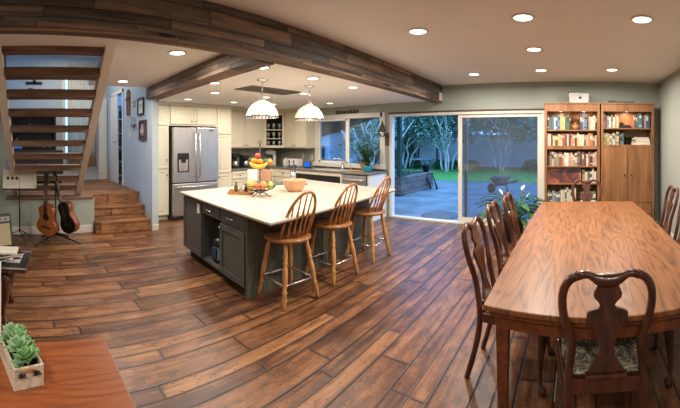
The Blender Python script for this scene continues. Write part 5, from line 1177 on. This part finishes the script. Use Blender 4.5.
for s_ in (-1, 1):
    MB().tube([(0, 0, .78), (.04, s_*.06, .80), (.10, s_*.07, .80)], .009).build('neck_cradle', M['blackmetal'], t); MB().tube([(0, 0, .10), (.04, s_*.16, .06), (.20, s_*.16, .05), (.22, s_*.16, .09)], .009).build('body_cradle', M['blackmetal'], t)
t = thing('guitar_amplifier', 'black guitar amplifier with a tan grille leaning back at the low wall', 'amplifier', (-5.12, -.26, 0), R(118)); RM = Matrix.Rotation(R(-14), 4, 'X')
def A(): mb = MB(); mb.M = Matrix.Translation((0, 0, .0)) @ RM; return mb
A().box(-.27, .27, 0, .20, .02, .50).build('cabinet', M['black'], t, bev=.012); A().box(-.23, .23, -.006, 0, .05, .36).build('grille', colmat((176, 164, 132), .9, 'grille_cloth'), t); pn = A().box(-.24, .24, -.008, 0, .39, .46).build('control_panel', M['grille'], t)
for k in range(5):
    mb = A(); mb.M = mb.M @ Matrix.Translation((-.19+.09*k, -.008, .425)) @ Matrix.Rotation(PI/2, 4, 'X'); mb.lathe([(.014, 0), (.012, .016)], n=12).build('knob', M['black'], pn)
A().tube([(-.1, .1, .50), (-.09, .1, .53), (.09, .1, .53), (.1, .1, .50)], .012, 6).build('handle', M['black'], t)
# side table with magazines
t = thing('side_table', 'small dark red table with curved legs at the left edge', 'table', (-3.28, -.30, 0), R(-6))
MB().box(-.30, .30, -.42, .42, .47, .50).build('top', M['mahog'], t, bev=.008); MB().box(-.24, .24, -.26, .26, .40, .47).build('apron', M['mahog'], t)
for sx_ in (-1, 1):
    for sy_ in (-1, 1):
        lp = [(sx_*(a_-.03), sy_*(b_-.13), c_) for a_, b_, c_ in ((.25, .36, .46), (.262, .372, .38), (.262, .375, .32), (.245, .36, .20), (.235, .345, .10), (.245, .36, .05), (.255, .37, .025), (.255, .37, 0))]
        MB().tube(lp, [.034, .040, .040, .028, .020, .022, .034, .026], 10).build('leg', M['mahog'], t)
t = thing('black_tray', 'flat black tray under the magazines on the small red table', 'tray', (-3.20, -.22, .501), R(-8)); MB().box(-.24, .24, -.34, .34, 0, .012).build('base', M['black'], t, bev=.004)
MB().box(.22, .24, -.34, .34, .012, .02).build('rim', M['steel'], t); MB().box(-.24, -.22, -.34, .34, .012, .02).build('rim', M['steel'], t)
mags = [((210, 208, 200), 'white'), ((60, 90, 140), 'blue'), ((226, 222, 214), 'pale'), ((190, 90, 50), 'orange'), ((40, 40, 44), 'black'), ((224, 220, 210), 'cream')]
for k, (rgb, cn) in enumerate(mags):
    mb = MB().box(-.13, .13, -.10, .10, 0, .0015).box(-.13, .13, -.10, .10, .0105, .012).box(-.13, -.128, -.10, .10, 0, .012); mb.m = 1; mb.box(-.127, .127, -.098, .098, .0015, .0105)
    o = mb.build('magazine', [colmat(rgb, .35, 'magazine_cover'), M['paper']]); o.location = (-3.20+.02*math.sin(k*2.1), -.10+.02*math.cos(k*1.7), .514+.0125*k); o.rotation_euler = (0, 0, R(90+[-10, 14, -24, 8, 30, -6][k]))
    tag(o, '%s magazine in the pile on the black tray, %s' % (cn, ('at the bottom', 'second from the bottom', 'third from the bottom', 'third from the top', 'second from the top', 'on top')[k]), 'magazine', 'magazines on the black tray')
t = thing('white_cabinet', 'white cabinet with a brass hinge at the left edge of the view', 'cabinet', (-2.60, -.115, 0)); MB().box(-.18, .15, -.60, -.0, 0, .63).build('body', M['white'], t, bev=.004)
d = MB().box(.15, .168, -.60, .0, .02, .63).build('door', M['white'], t, bev=.003); MB().box(.168, .174, -.04, -.005, .40, .48).build('hinge', colmat((150, 126, 84), .4, 'brass'), d)
# console in the foreground
t = thing('wooden_console', 'cherry wood console top in the near left corner', 'table', (-1.05, -.45, 0)); MB().box(-.40, .45, -.80, .815, .715, .75).build('top', M['cherry'], t, bev=.006)
MB().box(-.34, .39, -.74, .75, .62, .715).build('apron', M['tableleg'], t)
for sx_ in (-.34, .32):
    for sy_ in (-.74, .68): MB().box(sx_, sx_+.07, sy_, sy_+.07, 0, .62).build('leg', M['tableleg'], t, bev=.004)
t = thing('succulent_planter', 'whitewashed wooden box with green succulents on the cherry console', 'planter', (-1.292, .012, .7505), R(15.5))
wm_ = wood('whitewashed_wood', srgb(170, 156, 132), srgb(216, 206, 186), srgb(232, 226, 212), 0, 2.5, .7)
for a, nm in (((-.12, .12, -.052, -.044, 0, .072), 'side'), ((-.12, .12, .044, .052, 0, .072), 'side'), ((-.12, -.112, -.044, .044, 0, .072), 'end'), ((.112, .12, -.044, .044, 0, .072), 'end')): MB().box(*a).build(nm, wm_, t, bev=.0015)
MB().box(-.112, .112, -.044, .044, 0, .055).build('soil', M['soil'], t)
for s_ in (-1, 1):
    MB().tube([(.122, s_*.026-.008, .052), (.130, s_*.026-.012, .048), (.130, s_*.026+.012, .048), (.122, s_*.026+.008, .052)], .003, 6).ball((.123, s_*.026, .052), .007, 8).build('hook', M['blackmetal'], t)
MB().tube([(.122, -.026, .056), (.135, -.015, .072), (.137, 0, .078), (.135, .015, .072), (.122, .026, .056)], .0035, 6).build('rope_handle', M['basket'], t)
rnd = random.Random(31)
for k, (x, y, z, r_) in enumerate(((.075, .0, .085, .052), (.02, -.012, .095, .048), (-.035, .012, .09, .045), (-.085, -.005, .088, .042), (.045, .036, .078, .030), (-.06, -.038, .08, .030), (-.005, .038, .078, .028), (.10, -.034, .074, .026), (-.10, .03, .082, .03))):
    mb = MB()
    for ring, (n_, el, ll) in enumerate(((8, .05, 1.0), (7, .40, .85), (6, .95, .62), (4, 2.2, .42))):
        for q in range(n_):
            a = 2*PI*q/n_+ring*.4; mb.leaf((0, 0, -.01+.004*ring), (math.cos(a), math.sin(a), el), (0, 0, 1), r_*ll*1.05, r_*.62*ll**.5, bend=-.2, seg=4)
    mb.tube([(0, 0, -.04), (0, 0, -.005)], .004, 5)
    o = mb.build('succulent_rosette', M['succ'] if k % 2 == 0 else M['succ2'], t, (x, y, z)); o.rotation_euler = (rnd.uniform(-.3, .3), rnd.uniform(-.3, .3)+.15, rnd.uniform(0, 6))
